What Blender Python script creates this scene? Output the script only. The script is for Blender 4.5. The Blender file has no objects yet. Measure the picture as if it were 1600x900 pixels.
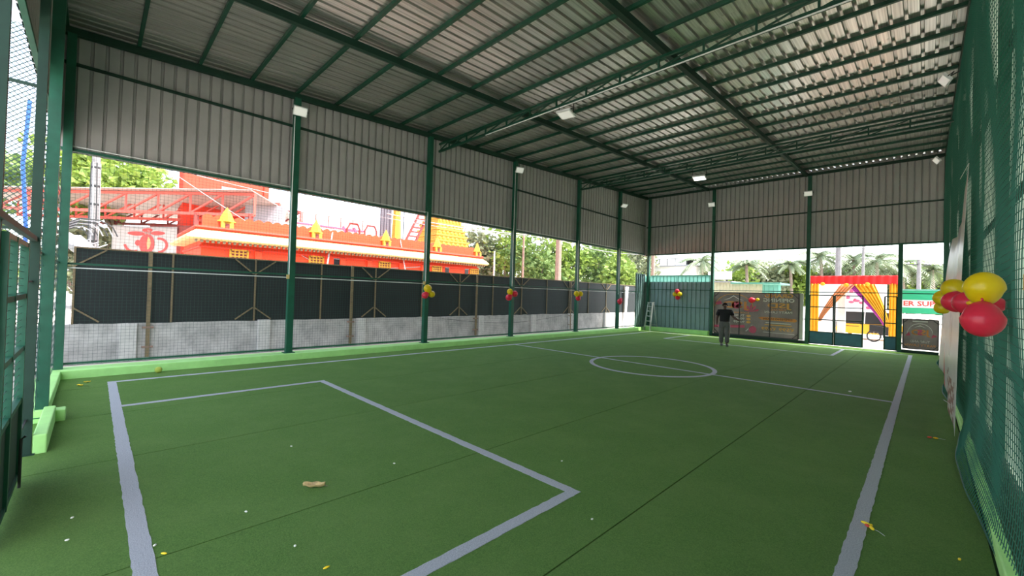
import bpy, math, random
from mathutils import Vector, Matrix

sc = bpy.context.scene
COL = sc.collection
rnd = random.Random(7)
PI = math.pi

# ---------------------------------------------------------------- camera
cd = bpy.data.cameras.new('camera')
cam = bpy.data.objects.new('camera', cd)
COL.objects.link(cam)
cd.sensor_width = 36.0
cd.lens = 649.75 / 1600 * 36.0
cd.clip_start = 0.03
cd.clip_end = 2000
RX, RY, RZ = (0.7088089, 0.0130256, -0.7052803), (0.7047289, 0.0305455, 0.7088189), (0.0307759, -0.9994485, 0.0124714)
cam.matrix_world = Matrix(((RX[0], -RX[1], -RX[2], 0.0), (RY[0], -RY[1], -RY[2], 0.0), (RZ[0], -RZ[1], -RZ[2], 1.75), (0, 0, 0, 1)))
sc.camera = cam

# ---------------------------------------------------------------- sky, sun, exposure
w = bpy.data.worlds.new('sky')
sc.world = w
w.use_nodes = True
nt = w.node_tree
bg = nt.nodes['Background']
sky = nt.nodes.new('ShaderNodeTexSky')
sky.sky_type = 'NISHITA'
sky.sun_disc = False
sky.sun_elevation = math.radians(58)
sky.sun_rotation = math.radians(60)
sky.air_density = 1.0
sky.dust_density = 3.0
hs = nt.nodes.new('ShaderNodeHueSaturation')
hs.inputs['Saturation'].default_value = 0.55
nt.links.new(sky.outputs[0], hs.inputs['Color'])
nt.links.new(hs.outputs[0], bg.inputs['Color'])
bg.inputs['Strength'].default_value = 0.54

sd = bpy.data.lights.new('sun', 'SUN')
sun = bpy.data.objects.new('sun', sd)
COL.objects.link(sun)
sd.energy = 5.0
sd.angle = math.radians(0.9)
sd.color = (1.0, 0.94, 0.84)
sun_dir = Vector((0.50, 0.24, 0.84)).normalized()
sun.rotation_euler = sun_dir.to_track_quat('Z', 'Y').to_euler()
sun.location = (20, 15, 40)

vs = sc.view_settings
vs.view_transform = 'Standard'
vs.look = 'None'
vs.gamma = 1.0
vs.use_curve_mapping = False
vs.exposure = 0.82

# ---------------------------------------------------------------- materials
MATS = {}
def mat(name, col, rough=0.6, metal=0.0, var=0.0, vs=4.0, bump=0.0, bs=40.0, emis=None, es=0.0, trans=0.0, spec=0.5, col2=None):
    m = bpy.data.materials.new(name)
    m.use_nodes = True
    n = m.node_tree.nodes
    l = m.node_tree.links
    b = n['Principled BSDF']
    b.inputs['Roughness'].default_value = rough
    b.inputs['Metallic'].default_value = metal
    b.inputs['Specular IOR Level'].default_value = spec
    b.inputs['Base Color'].default_value = (*col, 1)
    tc = None
    if var or col2:
        tc = n.new('ShaderNodeTexCoord')
        nz = n.new('ShaderNodeTexNoise')
        nz.inputs['Scale'].default_value = vs
        nz.inputs['Detail'].default_value = 5
        nz.inputs['Roughness'].default_value = 0.65
        l.new(tc.outputs['Object'], nz.inputs['Vector'])
        r = n.new('ShaderNodeValToRGB')
        r.color_ramp.elements[0].position = 0.3
        r.color_ramp.elements[1].position = 0.7
        a = [max(0, c * (1 - var)) for c in col]
        z = list(col2) if col2 else [min(1, c * (1 + var)) for c in col]
        r.color_ramp.elements[0].color = (*a, 1)
        r.color_ramp.elements[1].color = (*z, 1)
        l.new(nz.outputs['Fac'], r.inputs['Fac'])
        l.new(r.outputs['Color'], b.inputs['Base Color'])
    if bump:
        tc = tc or n.new('ShaderNodeTexCoord')
        nb = n.new('ShaderNodeTexNoise')
        nb.inputs['Scale'].default_value = bs
        nb.inputs['Detail'].default_value = 3
        l.new(tc.outputs['Object'], nb.inputs['Vector'])
        bp = n.new('ShaderNodeBump')
        bp.inputs['Strength'].default_value = bump
        bp.inputs['Distance'].default_value = 0.01
        l.new(nb.outputs['Fac'], bp.inputs['Height'])
        l.new(bp.outputs['Normal'], b.inputs['Normal'])
    if emis:
        b.inputs['Emission Color'].default_value = (*emis, 1)
        b.inputs['Emission Strength'].default_value = es
    if trans:
        # thin sheet that lets some light through
        tr = n.new('ShaderNodeBsdfTranslucent')
        mx = n.new('ShaderNodeMixShader')
        mx.inputs[0].default_value = trans
        src = b.inputs['Base Color'].links
        if src:
            l.new(src[0].from_socket, tr.inputs['Color'])
        else:
            tr.inputs['Color'].default_value = (*col, 1)
        l.new(b.outputs[0], mx.inputs[1])
        l.new(tr.outputs[0], mx.inputs[2])
        l.new(mx.outputs[0], n['Material Output'].inputs['Surface'])
    MATS[name] = m
    return m

def turf_mat(name, a, b_, c):
    m = bpy.data.materials.new(name)
    m.use_nodes = True
    n = m.node_tree.nodes
    l = m.node_tree.links
    b = n['Principled BSDF']
    b.inputs['Roughness'].default_value = 0.85
    b.inputs['Specular IOR Level'].default_value = 0.22
    tc = n.new('ShaderNodeTexCoord')
    fine = n.new('ShaderNodeTexNoise'); fine.inputs['Scale'].default_value = 120; fine.inputs['Detail'].default_value = 6; fine.inputs['Roughness'].default_value = 0.8
    big = n.new('ShaderNodeTexNoise'); big.inputs['Scale'].default_value = 1.3; big.inputs['Detail'].default_value = 6; big.inputs['Roughness'].default_value = 0.7
    l.new(tc.outputs['Object'], fine.inputs['Vector'])
    l.new(tc.outputs['Object'], big.inputs['Vector'])
    r1 = n.new('ShaderNodeValToRGB')
    r1.color_ramp.elements[0].position = 0.36; r1.color_ramp.elements[0].color = (*a, 1)
    r1.color_ramp.elements[1].position = 0.64; r1.color_ramp.elements[1].color = (*b_, 1)
    l.new(fine.outputs['Fac'], r1.inputs['Fac'])
    mx = n.new('ShaderNodeMix'); mx.data_type = 'RGBA'; mx.blend_type = 'MIX'
    r2 = n.new('ShaderNodeValToRGB')
    r2.color_ramp.elements[0].position = 0.42; r2.color_ramp.elements[0].color = (0, 0, 0, 1)
    r2.color_ramp.elements[1].position = 0.75; r2.color_ramp.elements[1].color = (0.55, 0.55, 0.55, 1)
    l.new(big.outputs['Fac'], r2.inputs['Fac'])
    l.new(r2.outputs['Color'], mx.inputs['Factor'])
    l.new(r1.outputs['Color'], mx.inputs[6])
    mx.inputs[7].default_value = (*c, 1)
    l.new(mx.outputs[2], b.inputs['Base Color'])
    bp = n.new('ShaderNodeBump'); bp.inputs['Strength'].default_value = 1.0; bp.inputs['Distance'].default_value = 0.02
    l.new(fine.outputs['Fac'], bp.inputs['Height'])
    l.new(bp.outputs['Normal'], b.inputs['Normal'])
    return m

TURF = turf_mat('turf', (0.070, 0.170, 0.035), (0.185, 0.360, 0.072), (0.195, 0.330, 0.085))
LINE = turf_mat('white_turf', (0.36, 0.39, 0.44), (0.80, 0.82, 0.86), (0.60, 0.62, 0.66))
def streak_metal(name, dark, light, r0, r1, metal):
    # rolled sheet: fine streaks along the length of the sheet
    m = bpy.data.materials.new(name); m.use_nodes = True
    n = m.node_tree.nodes; l = m.node_tree.links; b = n['Principled BSDF']
    b.inputs['Metallic'].default_value = metal
    tc = n.new('ShaderNodeTexCoord'); mp = n.new('ShaderNodeMapping'); mp.inputs['Scale'].default_value = (38, 0.35, 1)
    nz = n.new('ShaderNodeTexNoise'); nz.inputs['Scale'].default_value = 1.0; nz.inputs['Detail'].default_value = 4
    l.new(tc.outputs['Object'], mp.inputs['Vector']); l.new(mp.outputs['Vector'], nz.inputs['Vector'])
    r = n.new('ShaderNodeValToRGB'); r.color_ramp.elements[0].position = 0.3; r.color_ramp.elements[1].position = 0.7
    r.color_ramp.elements[0].color = (*dark, 1); r.color_ramp.elements[1].color = (*light, 1)
    l.new(nz.outputs['Fac'], r.inputs['Fac']); l.new(r.outputs['Color'], b.inputs['Base Color'])
    mr = n.new('ShaderNodeMapRange'); mr.inputs['To Min'].default_value = r0; mr.inputs['To Max'].default_value = r1
    l.new(nz.outputs['Fac'], mr.inputs['Value']); l.new(mr.outputs['Result'], b.inputs['Roughness'])
    MATS[name] = m
streak_metal('roof_metal', (0.46, 0.45, 0.42), (0.76, 0.74, 0.70), 0.42, 0.22, 0.85)
mat('turf_backing', (0.01, 0.03, 0.01), 0.9)
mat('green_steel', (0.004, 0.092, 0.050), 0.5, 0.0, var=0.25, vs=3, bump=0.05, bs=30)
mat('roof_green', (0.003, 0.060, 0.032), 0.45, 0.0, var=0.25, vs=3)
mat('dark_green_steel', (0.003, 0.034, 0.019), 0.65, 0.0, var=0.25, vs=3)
mat('cladding', (0.42, 0.405, 0.40), 0.5, 0.1, var=0.08, vs=1.5)
mat('pale_cladding', (0.66, 0.76, 0.66), 0.6, 0.0, var=0.10, vs=1.5, trans=0.07)
mat('teal_cladding', (0.22, 0.33, 0.33), 0.55, 0.1, var=0.10, vs=1.5)
mat('mint_cladding', (0.20, 0.48, 0.40), 0.5, 0.0, var=0.1, trans=0.4)
mat('cream_cladding', (0.70, 0.66, 0.48), 0.6, 0.0, var=0.08)
mat('kerb_paint', (0.42, 0.80, 0.26), 0.6, 0.0, var=0.10, vs=3, bump=0.15, bs=25)
mat('net_cord', (0.010, 0.110, 0.070), 0.6)
mat('dark_cord', (0.02, 0.07, 0.06), 0.6)
mat('white_paint', (0.85, 0.86, 0.86), 0.4, var=0.05)
mat('lamp_glass', (0.85, 0.85, 0.80), 0.25, emis=(1.0, 0.97, 0.9), es=0.2)
mat('lamp_lit', (0.9, 0.9, 0.9), 0.25, emis=(1.0, 0.98, 0.95), es=2.0)
mat('dark_metal', (0.03, 0.03, 0.03), 0.5, 0.3)
mat('concrete', (0.50, 0.49, 0.48), 0.9, var=0.34, vs=2.6, bump=0.6, bs=9)
mat('concrete_light', (0.66, 0.65, 0.63), 0.9, var=0.15, vs=3, bump=0.4, bs=12)
mat('ground', (0.52, 0.48, 0.42), 0.95, var=0.22, vs=0.5, bump=0.3, bs=6)
mat('fence_sheet', (0.014, 0.020, 0.021), 0.6, 0.1, var=0.15, vs=2)
mat('rust_frame', (0.24, 0.18, 0.10), 0.6, 0.1, var=0.25, vs=5)
mat('orange', (0.80, 0.066, 0.014), 0.7, var=0.07, vs=2)
mat('red_orange', (0.72, 0.042, 0.014), 0.7, var=0.07, vs=1)
mat('yellow_stucco', (0.60, 0.33, 0.035), 0.7, var=0.15, vs=5, bump=0.5, bs=8)
mat('cream', (0.64, 0.49, 0.20), 0.7, var=0.06, vs=4)
mat('window_dark', (0.03, 0.03, 0.035), 0.2)
mat('shed_red', (0.66, 0.10, 0.07), 0.6, var=0.12)
mat('shed_dark_red', (0.25, 0.045, 0.035), 0.7, var=0.2)
mat('shed_roof', (0.45, 0.38, 0.34), 0.5, 0.3, var=0.15, vs=1)
mat('white_wall', (0.85, 0.84, 0.82), 0.8, var=0.05)
mat('screen_grey', (0.12, 0.12, 0.14), 0.7, var=0.1)
mat('grey_wall', (0.34, 0.34, 0.36), 0.7, var=0.1)
mat('pole_concrete', (0.22, 0.21, 0.21), 0.85, var=0.2, vs=6, bump=0.3)
mat('brown_pole', (0.32, 0.22, 0.17), 0.85, var=0.2, vs=6)
mat('wire_pale', (0.45, 0.45, 0.45), 0.6)
mat('wire_dark', (0.04, 0.04, 0.04), 0.6)
mat('leaf_light', (0.13, 0.25, 0.04), 0.55, col2=(0.34, 0.43, 0.08), vs=1.2, trans=0.35)
mat('leaf_mid', (0.08, 0.17, 0.04), 0.55, col2=(0.22, 0.31, 0.08), vs=1.2, trans=0.3)
mat('leaf_dull', (0.13, 0.17, 0.08), 0.6, col2=(0.32, 0.34, 0.20), vs=1.2, trans=0.3)
mat('palm_leaf', (0.12, 0.18, 0.09), 0.5, col2=(0.26, 0.31, 0.18), vs=2, trans=0.25)
mat('bark', (0.24, 0.19, 0.15), 0.9, var=0.25, vs=6)
mat('balloon_yellow', (0.86, 0.66, 0.010), 0.32, var=0.03, trans=0.25)
mat('balloon_red', (0.80, 0.035, 0.075), 0.32, var=0.03, trans=0.25)
mat('balloon_knot', (0.90, 0.50, 0.01), 0.4)
mat('aluminium', (0.62, 0.64, 0.62), 0.38, 0.7)
mat('skin', (0.10, 0.055, 0.040), 0.55, bump=0.05, bs=60)
mat('hair', (0.012, 0.010, 0.010), 0.5, bump=0.5, bs=80)
mat('shirt', (0.010, 0.011, 0.013), 0.8, bump=0.25, bs=25)
mat('trousers', (0.13, 0.13, 0.12), 0.85, var=0.15, vs=6, bump=0.3, bs=20)
mat('shoe', (0.10, 0.10, 0.10), 0.6)
mat('banner_dark', (0.23, 0.215, 0.20), 0.5, var=0.35, vs=1.2, trans=0.5)
mat('banner_gold', (0.95, 0.56, 0.16), 0.5, trans=0.4)
mat('banner_white', (0.95, 0.94, 0.90), 0.45, var=0.04, trans=0.4)
mat('banner_pink', (0.80, 0.16, 0.28), 0.5, trans=0.4)
mat('banner_orange', (0.95, 0.46, 0.14), 0.5, trans=0.4)
mat('banner_red', (0.75, 0.05, 0.08), 0.5, trans=0.2)
mat('flex_white', (0.78, 0.77, 0.75), 0.28, var=0.05, trans=0.2)
mat('print_cloth', (0.42, 0.39, 0.36), 0.8, var=0.06)
mat('flex_reflection', (0.34, 0.33, 0.33), 0.3)
mat('flex_brown', (0.30, 0.16, 0.13), 0.4)
mat('gate_blue', (0.02, 0.12, 0.20), 0.4, var=0.2, vs=3)
mat('cloth_red', (0.80, 0.03, 0.03), 0.7, trans=0.2)
mat('cloth_yellow', (0.85, 0.50, 0.03), 0.7, var=0.1, trans=0.25)
mat('cloth_orange', (0.80, 0.42, 0.20), 0.7, trans=0.25)
mat('cloth_purple', (0.60, 0.08, 0.50), 0.7, trans=0.25)
mat('cloth_white', (0.82, 0.80, 0.82), 0.7, trans=0.25)
mat('sign_green', (0.01, 0.30, 0.14), 0.5)
mat('sign_red', (0.65, 0.06, 0.05), 0.5)
mat('car_yellow', (0.85, 0.42, 0.02), 0.3)
mat('car_black', (0.015, 0.015, 0.017), 0.35)
mat('car_white', (0.75, 0.76, 0.78), 0.3)
mat('dry_leaf', (0.52, 0.37, 0.16), 0.7, var=0.35, vs=30)
mat('scrap_yellow', (0.90, 0.66, 0.02), 0.5)
mat('scrap_red', (0.60, 0.06, 0.03), 0.5)
mat('scrap_white', (0.80, 0.80, 0.70), 0.6)
mat('tennis', (0.42, 0.50, 0.08), 0.9, bump=0.5, bs=200)
mat('blue_pipe', (0.03, 0.12, 0.65), 0.4)
mat('rope_white', (0.8, 0.82, 0.8), 0.7)

# ---------------------------------------------------------------- mesh helpers
WORLD = {}
class MB:
    def __init__(s, xf=None):
        s.v = []; s.f = []; s.xf = xf; s.mi = []; s.cur = 0
    def add(s, vs, fs):
        k = len(s.v)
        for p in vs:
            p = Vector(p)
            s.v.append(s.xf @ p if s.xf else p)
        for f in fs:
            s.f.append([k + i for i in f]); s.mi.append(s.cur)
        return s
    def box(s, x0, x1, y0, y1, z0, z1):
        return s.add([(x0, y0, z0), (x1, y0, z0), (x1, y1, z0), (x0, y1, z0), (x0, y0, z1), (x1, y0, z1), (x1, y1, z1), (x0, y1, z1)],
                     [(3, 2, 1, 0), (4, 5, 6, 7), (0, 1, 5, 4), (1, 2, 6, 5), (2, 3, 7, 6), (3, 0, 4, 7)])
    def bar(s, a, b, w, d=None, up=(0, 0, 1)):
        a = Vector(a); b = Vector(b); d = w if d is None else d
        t = (b - a).normalized(); u = Vector(up)
        if abs(t.dot(u)) > 0.98: u = Vector((0, 1, 0))
        r = t.cross(u).normalized() * (w / 2); n = r.cross(t).normalized() * (d / 2)
        return s.add([a - r - n, a + r - n, a + r + n, a - r + n, b - r - n, b + r - n, b + r + n, b - r + n],
                     [(3, 2, 1, 0), (4, 5, 6, 7), (0, 1, 5, 4), (1, 2, 6, 5), (2, 3, 7, 6), (3, 0, 4, 7)])
    def tube(s, pts, r, n=6, caps=True):
        pts = [Vector(p) for p in pts]; rs = r if isinstance(r, (list, tuple)) else [r] * len(pts)
        vs = []; fs = []
        for i, p in enumerate(pts):
            t = (pts[min(i + 1, len(pts) - 1)] - pts[max(i - 1, 0)]).normalized()
            u = Vector((0, 0, 1)) if abs(t.z) < 0.9 else Vector((1, 0, 0))
            a = t.cross(u).normalized(); b = a.cross(t).normalized()
            for k in range(n):
                th = 2 * PI * k / n
                vs.append(p + (a * math.cos(th) + b * math.sin(th)) * rs[i])
        for i in range(len(pts) - 1):
            for k in range(n):
                k2 = (k + 1) % n
                fs.append((i * n + k, i * n + k2, (i + 1) * n + k2, (i + 1) * n + k))
        if caps:
            fs.append(tuple(range(n))[::-1]); fs.append(tuple((len(pts) - 1) * n + k for k in range(n)))
        return s.add(vs, fs)
    def ell(s, c, r, nu=12, nv=8, shape=None):
        c = Vector(c); r = (r, r, r) if isinstance(r, (int, float)) else r
        vs = []; fs = []
        for j in range(nv + 1):
            ph = -PI / 2 + PI * j / nv
            k = shape(j / nv) if shape else 1
            for i in range(nu):
                th = 2 * PI * i / nu
                vs.append((c.x + r[0] * math.cos(ph) * math.cos(th) * k, c.y + r[1] * math.cos(ph) * math.sin(th) * k, c.z + r[2] * math.sin(ph)))
        for j in range(nv):
            for i in range(nu):
                i2 = (i + 1) % nu
                fs.append((j * nu + i, j * nu + i2, (j + 1) * nu + i2, (j + 1) * nu + i))
        return s.add(vs, fs)
    def lathe(s, c, prof, n=12):
        c = Vector(c); vs = []; fs = []
        for r, z in prof:
            for i in range(n):
                th = 2 * PI * i / n
                vs.append((c.x + r * math.cos(th), c.y + r * math.sin(th), c.z + z))
        for j in range(len(prof) - 1):
            for i in range(n):
                i2 = (i + 1) % n
                fs.append((j * n + i, j * n + i2, (j + 1) * n + i2, (j + 1) * n + i))
        fs.append(tuple(range(n))[::-1]); fs.append(tuple((len(prof) - 1) * n + i for i in range(n)))
        return s.add(vs, fs)
    def extr(s, poly, d, fn):
        # poly: 2D outline, extruded from 0 to d; fn(u, v, w) -> point
        n = len(poly)
        vs = [fn(u, v, 0) for u, v in poly] + [fn(u, v, d) for u, v in poly]
        fs = [tuple(range(n))[::-1], tuple(range(n, 2 * n))] + [(i, (i + 1) % n, n + (i + 1) % n, n + i) for i in range(n)]
        return s.add(vs, fs)
    def grid(s, fn, nu, nv, mfn=None):
        vs = [fn(i / nu, j / nv) for j in range(nv + 1) for i in range(nu + 1)]
        k = len(s.v)
        for p in vs:
            p = Vector(p); s.v.append(s.xf @ p if s.xf else p)
        for j in range(nv):
            for i in range(nu):
                a = j * (nu + 1) + i
                s.f.append([k + a, k + a + 1, k + a + nu + 2, k + a + nu + 1])
                s.mi.append(mfn((i + .5) / nu, (j + .5) / nv) if mfn else s.cur)
        return s
    def build(s, name, m, parent=None, smooth=False, local=False):
        ms = m if isinstance(m, (list, tuple)) else [m]
        if local:
            org = Vector((0, 0, 0))
        else:
            xs = [p.x for p in s.v]; ys = [p.y for p in s.v]; zs = [p.z for p in s.v]
            org = Vector(((min(xs) + max(xs)) / 2, (min(ys) + max(ys)) / 2, min(zs)))
        me = bpy.data.meshes.new(name)
        me.from_pydata([p - org for p in s.v], [], s.f)
        for x in ms:
            me.materials.append(MATS[x] if isinstance(x, str) else x)
        if len(ms) > 1:
            for p, i in zip(me.polygons, s.mi): p.material_index = i
        if smooth:
            for p in me.polygons: p.use_smooth = True
        me.validate()
        o = bpy.data.objects.new(name, me)
        COL.objects.link(o)
        put(o, org, parent)
        return o

def put(o, org, parent):
    org = Vector(org)
    if parent is not None:
        o.parent = parent
        o.location = org - WORLD[parent.name]
    else:
        o.location = org
    WORLD[o.name] = org

def tag(o, label=None, cat=None, group=None, kind=None):
    if label: o['label'] = label
    if cat: o['category'] = cat
    if group: o['group'] = group
    if kind: o['kind'] = kind
    return o
def empty(name, loc):
    o = bpy.data.objects.new(name, None)
    o.empty_display_size = 0.2
    COL.objects.link(o)
    o.location = loc
    WORLD[o.name] = Vector(loc)
    return o
def thing(name, label, cat, loc, group=None):
    return tag(empty(name, loc), label, cat, group)
def struct(name, loc=(0, 0, 0)):
    return tag(empty(name, loc), kind='structure')
def inst(name, me, org, parent=None, rot=None):
    o = bpy.data.objects.new(name, me)
    COL.objects.link(o)
    if rot: o.rotation_euler = rot
    put(o, org, parent)
    return o
def text_mesh(txt, size, depth=0.004, bold=0.0, mirror=True):
    # lettering as verts and faces in the XZ plane, centred on its own box
    cu = bpy.data.curves.new('lettering', 'FONT')
    cu.body = txt; cu.size = size; cu.extrude = depth; cu.offset = bold
    cu.align_x = 'CENTER'; cu.align_y = 'CENTER'; cu.resolution_u = 2
    o = bpy.data.objects.new('lettering', cu)
    COL.objects.link(o)
    dg = bpy.context.evaluated_depsgraph_get()
    me = bpy.data.meshes.new_from_object(o.evaluated_get(dg))
    vs = [v.co.copy() for v in me.vertices]; fs = [list(p.vertices) for p in me.polygons]
    bpy.data.objects.remove(o); bpy.data.meshes.remove(me); bpy.data.curves.remove(cu)
    k = -1 if mirror else 1
    return [(k * p.x, p.z, p.y) for p in vs], fs
def lettering(txt, size, c, m, parent, name='lettering', width=None, mirror=True, bold=0.0):
    vs, fs = text_mesh(txt, size, bold=bold, mirror=mirror)
    xs = [p[0] for p in vs]
    s = width / (max(xs) - min(xs)) if width else 1
    mb = MB(); mb.add([(c[0] + p[0] * s, c[1] + p[1], c[2] + p[2]) for p in vs], fs)
    return mb.build(name, m, parent)

# ================================================================ FLOOR
YF = 21.3                       # far wall line
def rz(y): return 6.15 + 0.045 * y     # underside of the rafters (roof climbs towards the far end)

gnd = MB().box(-160, 160, -60, 220, -0.35, -0.06).build('ground', 'ground'); tag(gnd, kind='structure')
flo = MB().box(-11.2, 0.70, -0.62, YF + 0.25, -0.10, -0.012).build('floor', 'turf_backing'); tag(flo, kind='structure')
seams = [-10.66, -9.60, -7.60, -5.62, -3.44, -1.66, 0.36]
for a, b in zip(seams, seams[1:]):
    MB().box(a + 0.006, b - 0.006, -0.36 if b < -6 else -0.60, YF - 0.33 if b < -3.5 else YF + 0.15, -0.012, 0.0).build('turf_roll', TURF, flo)
def strip(x0, x1, y0, y1):
    # painted line with slightly ragged edges
    lng = (y1 - y0) > (x1 - x0); L = (y1 - y0) if lng else (x1 - x0); n = max(2, int(L / 0.06))
    lo, hi = (x0, x1) if lng else (y0, y1); st0 = y0 if lng else x0
    vs = []; fs = []
    for i in range(n + 1):
        s = st0 + L * i / n; a = lo + rnd.uniform(-.004, .004); b = hi + rnd.uniform(-.004, .004)
        for c, z in ((a, -0.004), (a, 0.004), (b, 0.004), (b, -0.004)): vs.append((c, s, z) if lng else (s, c, z))
    for i in range(n):
        k = 4 * i
        for j in range(3):
            f = (k + j, k + j + 1, k + j + 5, k + j + 4); fs.append(f[::-1] if lng else f)
    MB().add(vs, fs).build('marking_line', LINE, flo)
XL, XR2, Y0, YM, Y1 = -9.96, -0.35, 0.27, 10.2, 20.22
strip(XL - .05, XL + .05, Y0 + .055, Y1 - .05); strip(XR2 - .05, XR2 + .05, Y0 + .055, Y1 - .05)
strip(XL - .05, XR2 + .05, Y0 - .055, Y0 + .055)
strip(XL - .05, XR2 + .05, Y1 - .05, Y1 + .05)
strip(XL + .05, -6.57, YM - .04, YM + .04); strip(-6.47, -3.57, YM - .04, YM + .04); strip(-3.47, XR2 - .05, YM - .04, YM + .04)
for ys, ye in ((Y0 + .055, 3.06), (17.45, Y1 - .05)):
    yy = 3.06 if ys < 5 else 17.45
    a_, b_ = (ys, ye - .05) if ys < 5 else (ys + .05, ye)
    strip(-8.02, -7.92, a_, b_); strip(-2.25, -2.15, a_, b_)
    strip(-8.02, -2.15, yy - .05, yy + .05)
ring = MB()
N = 56
vs = []
for z in (-0.004, 0.006):
    for r in (1.45, 1.55):
        vs += [(-5.02 + r * math.cos(2 * PI * i / N), YM + r * math.sin(2 * PI * i / N), z) for i in range(N)]
fs = []
for i in range(N):
    j = (i + 1) % N
    fs += [(2 * N + i, 3 * N + i, 3 * N + j, 2 * N + j), (i, 2 * N + i, 2 * N + j, j), (N + j, 3 * N + j, 3 * N + i, N + i)]
ring.add(vs, fs).build('centre_circle', LINE, flo)

# ================================================================ KERBS
def kerb(n, *boxes):
    mb = MB()
    for b in boxes: mb.box(*b)
    o = mb.build(n, 'kerb_paint'); tag(o, kind='structure')
    bv = o.modifiers.new('bevel', 'BEVEL'); bv.width = 0.012; bv.segments = 2
    return o
kerb('trim_1', (-11.12, -10.66, -0.62, 21.45, -0.05, 0.15))
kerb('trim_2', (-10.66, -7.62, -0.62, -0.36, -0.05, 0.15))
kerb('trim_3', (-7.62, -6.27, -0.385, -0.285, -0.05, 0.19))
kerb('trim_4', (-7.74, -7.56, -0.36, -0.20, -0.05, 0.14))
kerb('trim_5', (-10.66, -7.45, YF - 0.34, YF + 0.10, -0.05, 0.20))
kerb('trim_6', (0.37, 0.435, -0.62, 21.45, -0.05, 0.10))
dk = MB().box(-7.45, -3.56, YF - 0.05, YF + 0.12, -0.05, 0.12).build('trim_7', 'dark_green_steel'); tag(dk, kind='structure')
dk = MB().box(-0.62, 0.36, YF - 0.05, YF + 0.12, -0.05, 0.10).build('trim_8', 'dark_green_steel'); tag(dk, kind='structure')

# ================================================================ RIBBED SHEETS
def rib_profile(width, pitch=0.2, d=0.05, pan=0.148, sl=0.010):
    pts = [(0.0, 0.0)]; n = max(1, int(round(width / pitch))); p = width / n
    for i in range(n):
        x = i * p
        a = x + (p - (p - pan)) * 0.5
        top = p - pan - 2 * sl
        pts += [(a, 0), (a + sl, d), (a + sl + top, d), (a + 2 * sl + top, 0)]
    pts.append((width + 0.035, 0.0))
    return pts
def sheet_wall(parent, name, m, p0, p1, z0, ztop, inward, step=1.0, pitch=0.2, d=0.05):
    # upright ribbed sheets from p0 to p1 in plan; ribs stand out along inward; ztop is a number or a function of (x, y)
    p0 = Vector(p0); p1 = Vector(p1); L = (p1 - p0).length; t = (p1 - p0) / L; nn = Vector(inward)
    k = max(1, int(round(L / step))); sw = L / k
    for i in range(k):
        prof = rib_profile(sw, pitch, d)
        vs = []; fs = []
        lift = 0.003 if i % 2 else 0.0
        for u, h in prof:
            q = p0 + t * (i * sw + u) + nn * (h + lift)
            zt = ztop(q.x, q.y) if callable(ztop) else ztop
            vs += [(q.x, q.y, z0), (q.x, q.y, zt)]
        for j in range(len(prof) - 1): fs.append((2 * j, 2 * j + 2, 2 * j + 3, 2 * j + 1))
        MB().add(vs, fs).build(name, m, parent)

# ================================================================ ROOF
cei = struct('ceiling', (-5.2, 10.5, 6.3))
RX0, RX1 = -11.25, 0.80
nsh = 12; sw = (RX1 - RX0) / nsh
prof = rib_profile(sw, 0.205, 0.050, 0.140, 0.010)
def roof_sheet(y0, y1, i, dz):
    vs = []; fs = []
    for u, hgt in prof:
        for y in (y0, y1):
            vs.append((RX0 + i * sw + u, y, rz(y) + 0.205 + hgt + dz))
    for j in range(len(prof) - 1): fs.append((2 * j, 2 * j + 1, 2 * j + 3, 2 * j + 2))
    MB().add(vs, fs).build('roof_sheet', 'roof_metal', cei)
for i in range(nsh):
    for k, (a, b) in enumerate(((-1.0, 7.6), (7.5, 15.1), (15.0, YF + 0.16))):
        roof_sheet(a, b, i, 0.003 * ((i + k) % 2) + 0.004 * k)
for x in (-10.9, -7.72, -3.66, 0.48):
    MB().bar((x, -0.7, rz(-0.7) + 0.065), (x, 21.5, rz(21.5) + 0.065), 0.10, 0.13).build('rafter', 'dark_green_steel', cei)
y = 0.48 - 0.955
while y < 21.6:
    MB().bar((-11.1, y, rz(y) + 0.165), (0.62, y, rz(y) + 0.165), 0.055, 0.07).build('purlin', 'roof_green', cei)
    y += 0.955

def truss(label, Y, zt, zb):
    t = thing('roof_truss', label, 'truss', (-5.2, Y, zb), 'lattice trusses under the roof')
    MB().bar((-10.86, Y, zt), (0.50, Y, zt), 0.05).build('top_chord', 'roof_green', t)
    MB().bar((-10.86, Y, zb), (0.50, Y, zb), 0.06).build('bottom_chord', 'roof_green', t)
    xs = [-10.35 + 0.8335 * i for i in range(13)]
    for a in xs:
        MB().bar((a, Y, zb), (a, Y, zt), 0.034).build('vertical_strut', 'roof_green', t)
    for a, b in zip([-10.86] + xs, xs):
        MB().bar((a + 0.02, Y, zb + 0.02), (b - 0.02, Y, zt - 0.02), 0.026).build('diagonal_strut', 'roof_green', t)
    return t
t1 = truss('green lattice roof truss nearest the camera, with a white conduit under it', 7.5, 6.34, 6.11)
MB().tube([(-8.6, 7.44, 6.055), (0.45, 7.44, 6.055)], 0.013).build('conduit', 'white_paint', t1)
truss('green lattice roof truss farther away, nearer to the far wall', 15.0, 6.66, 6.40)

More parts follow.
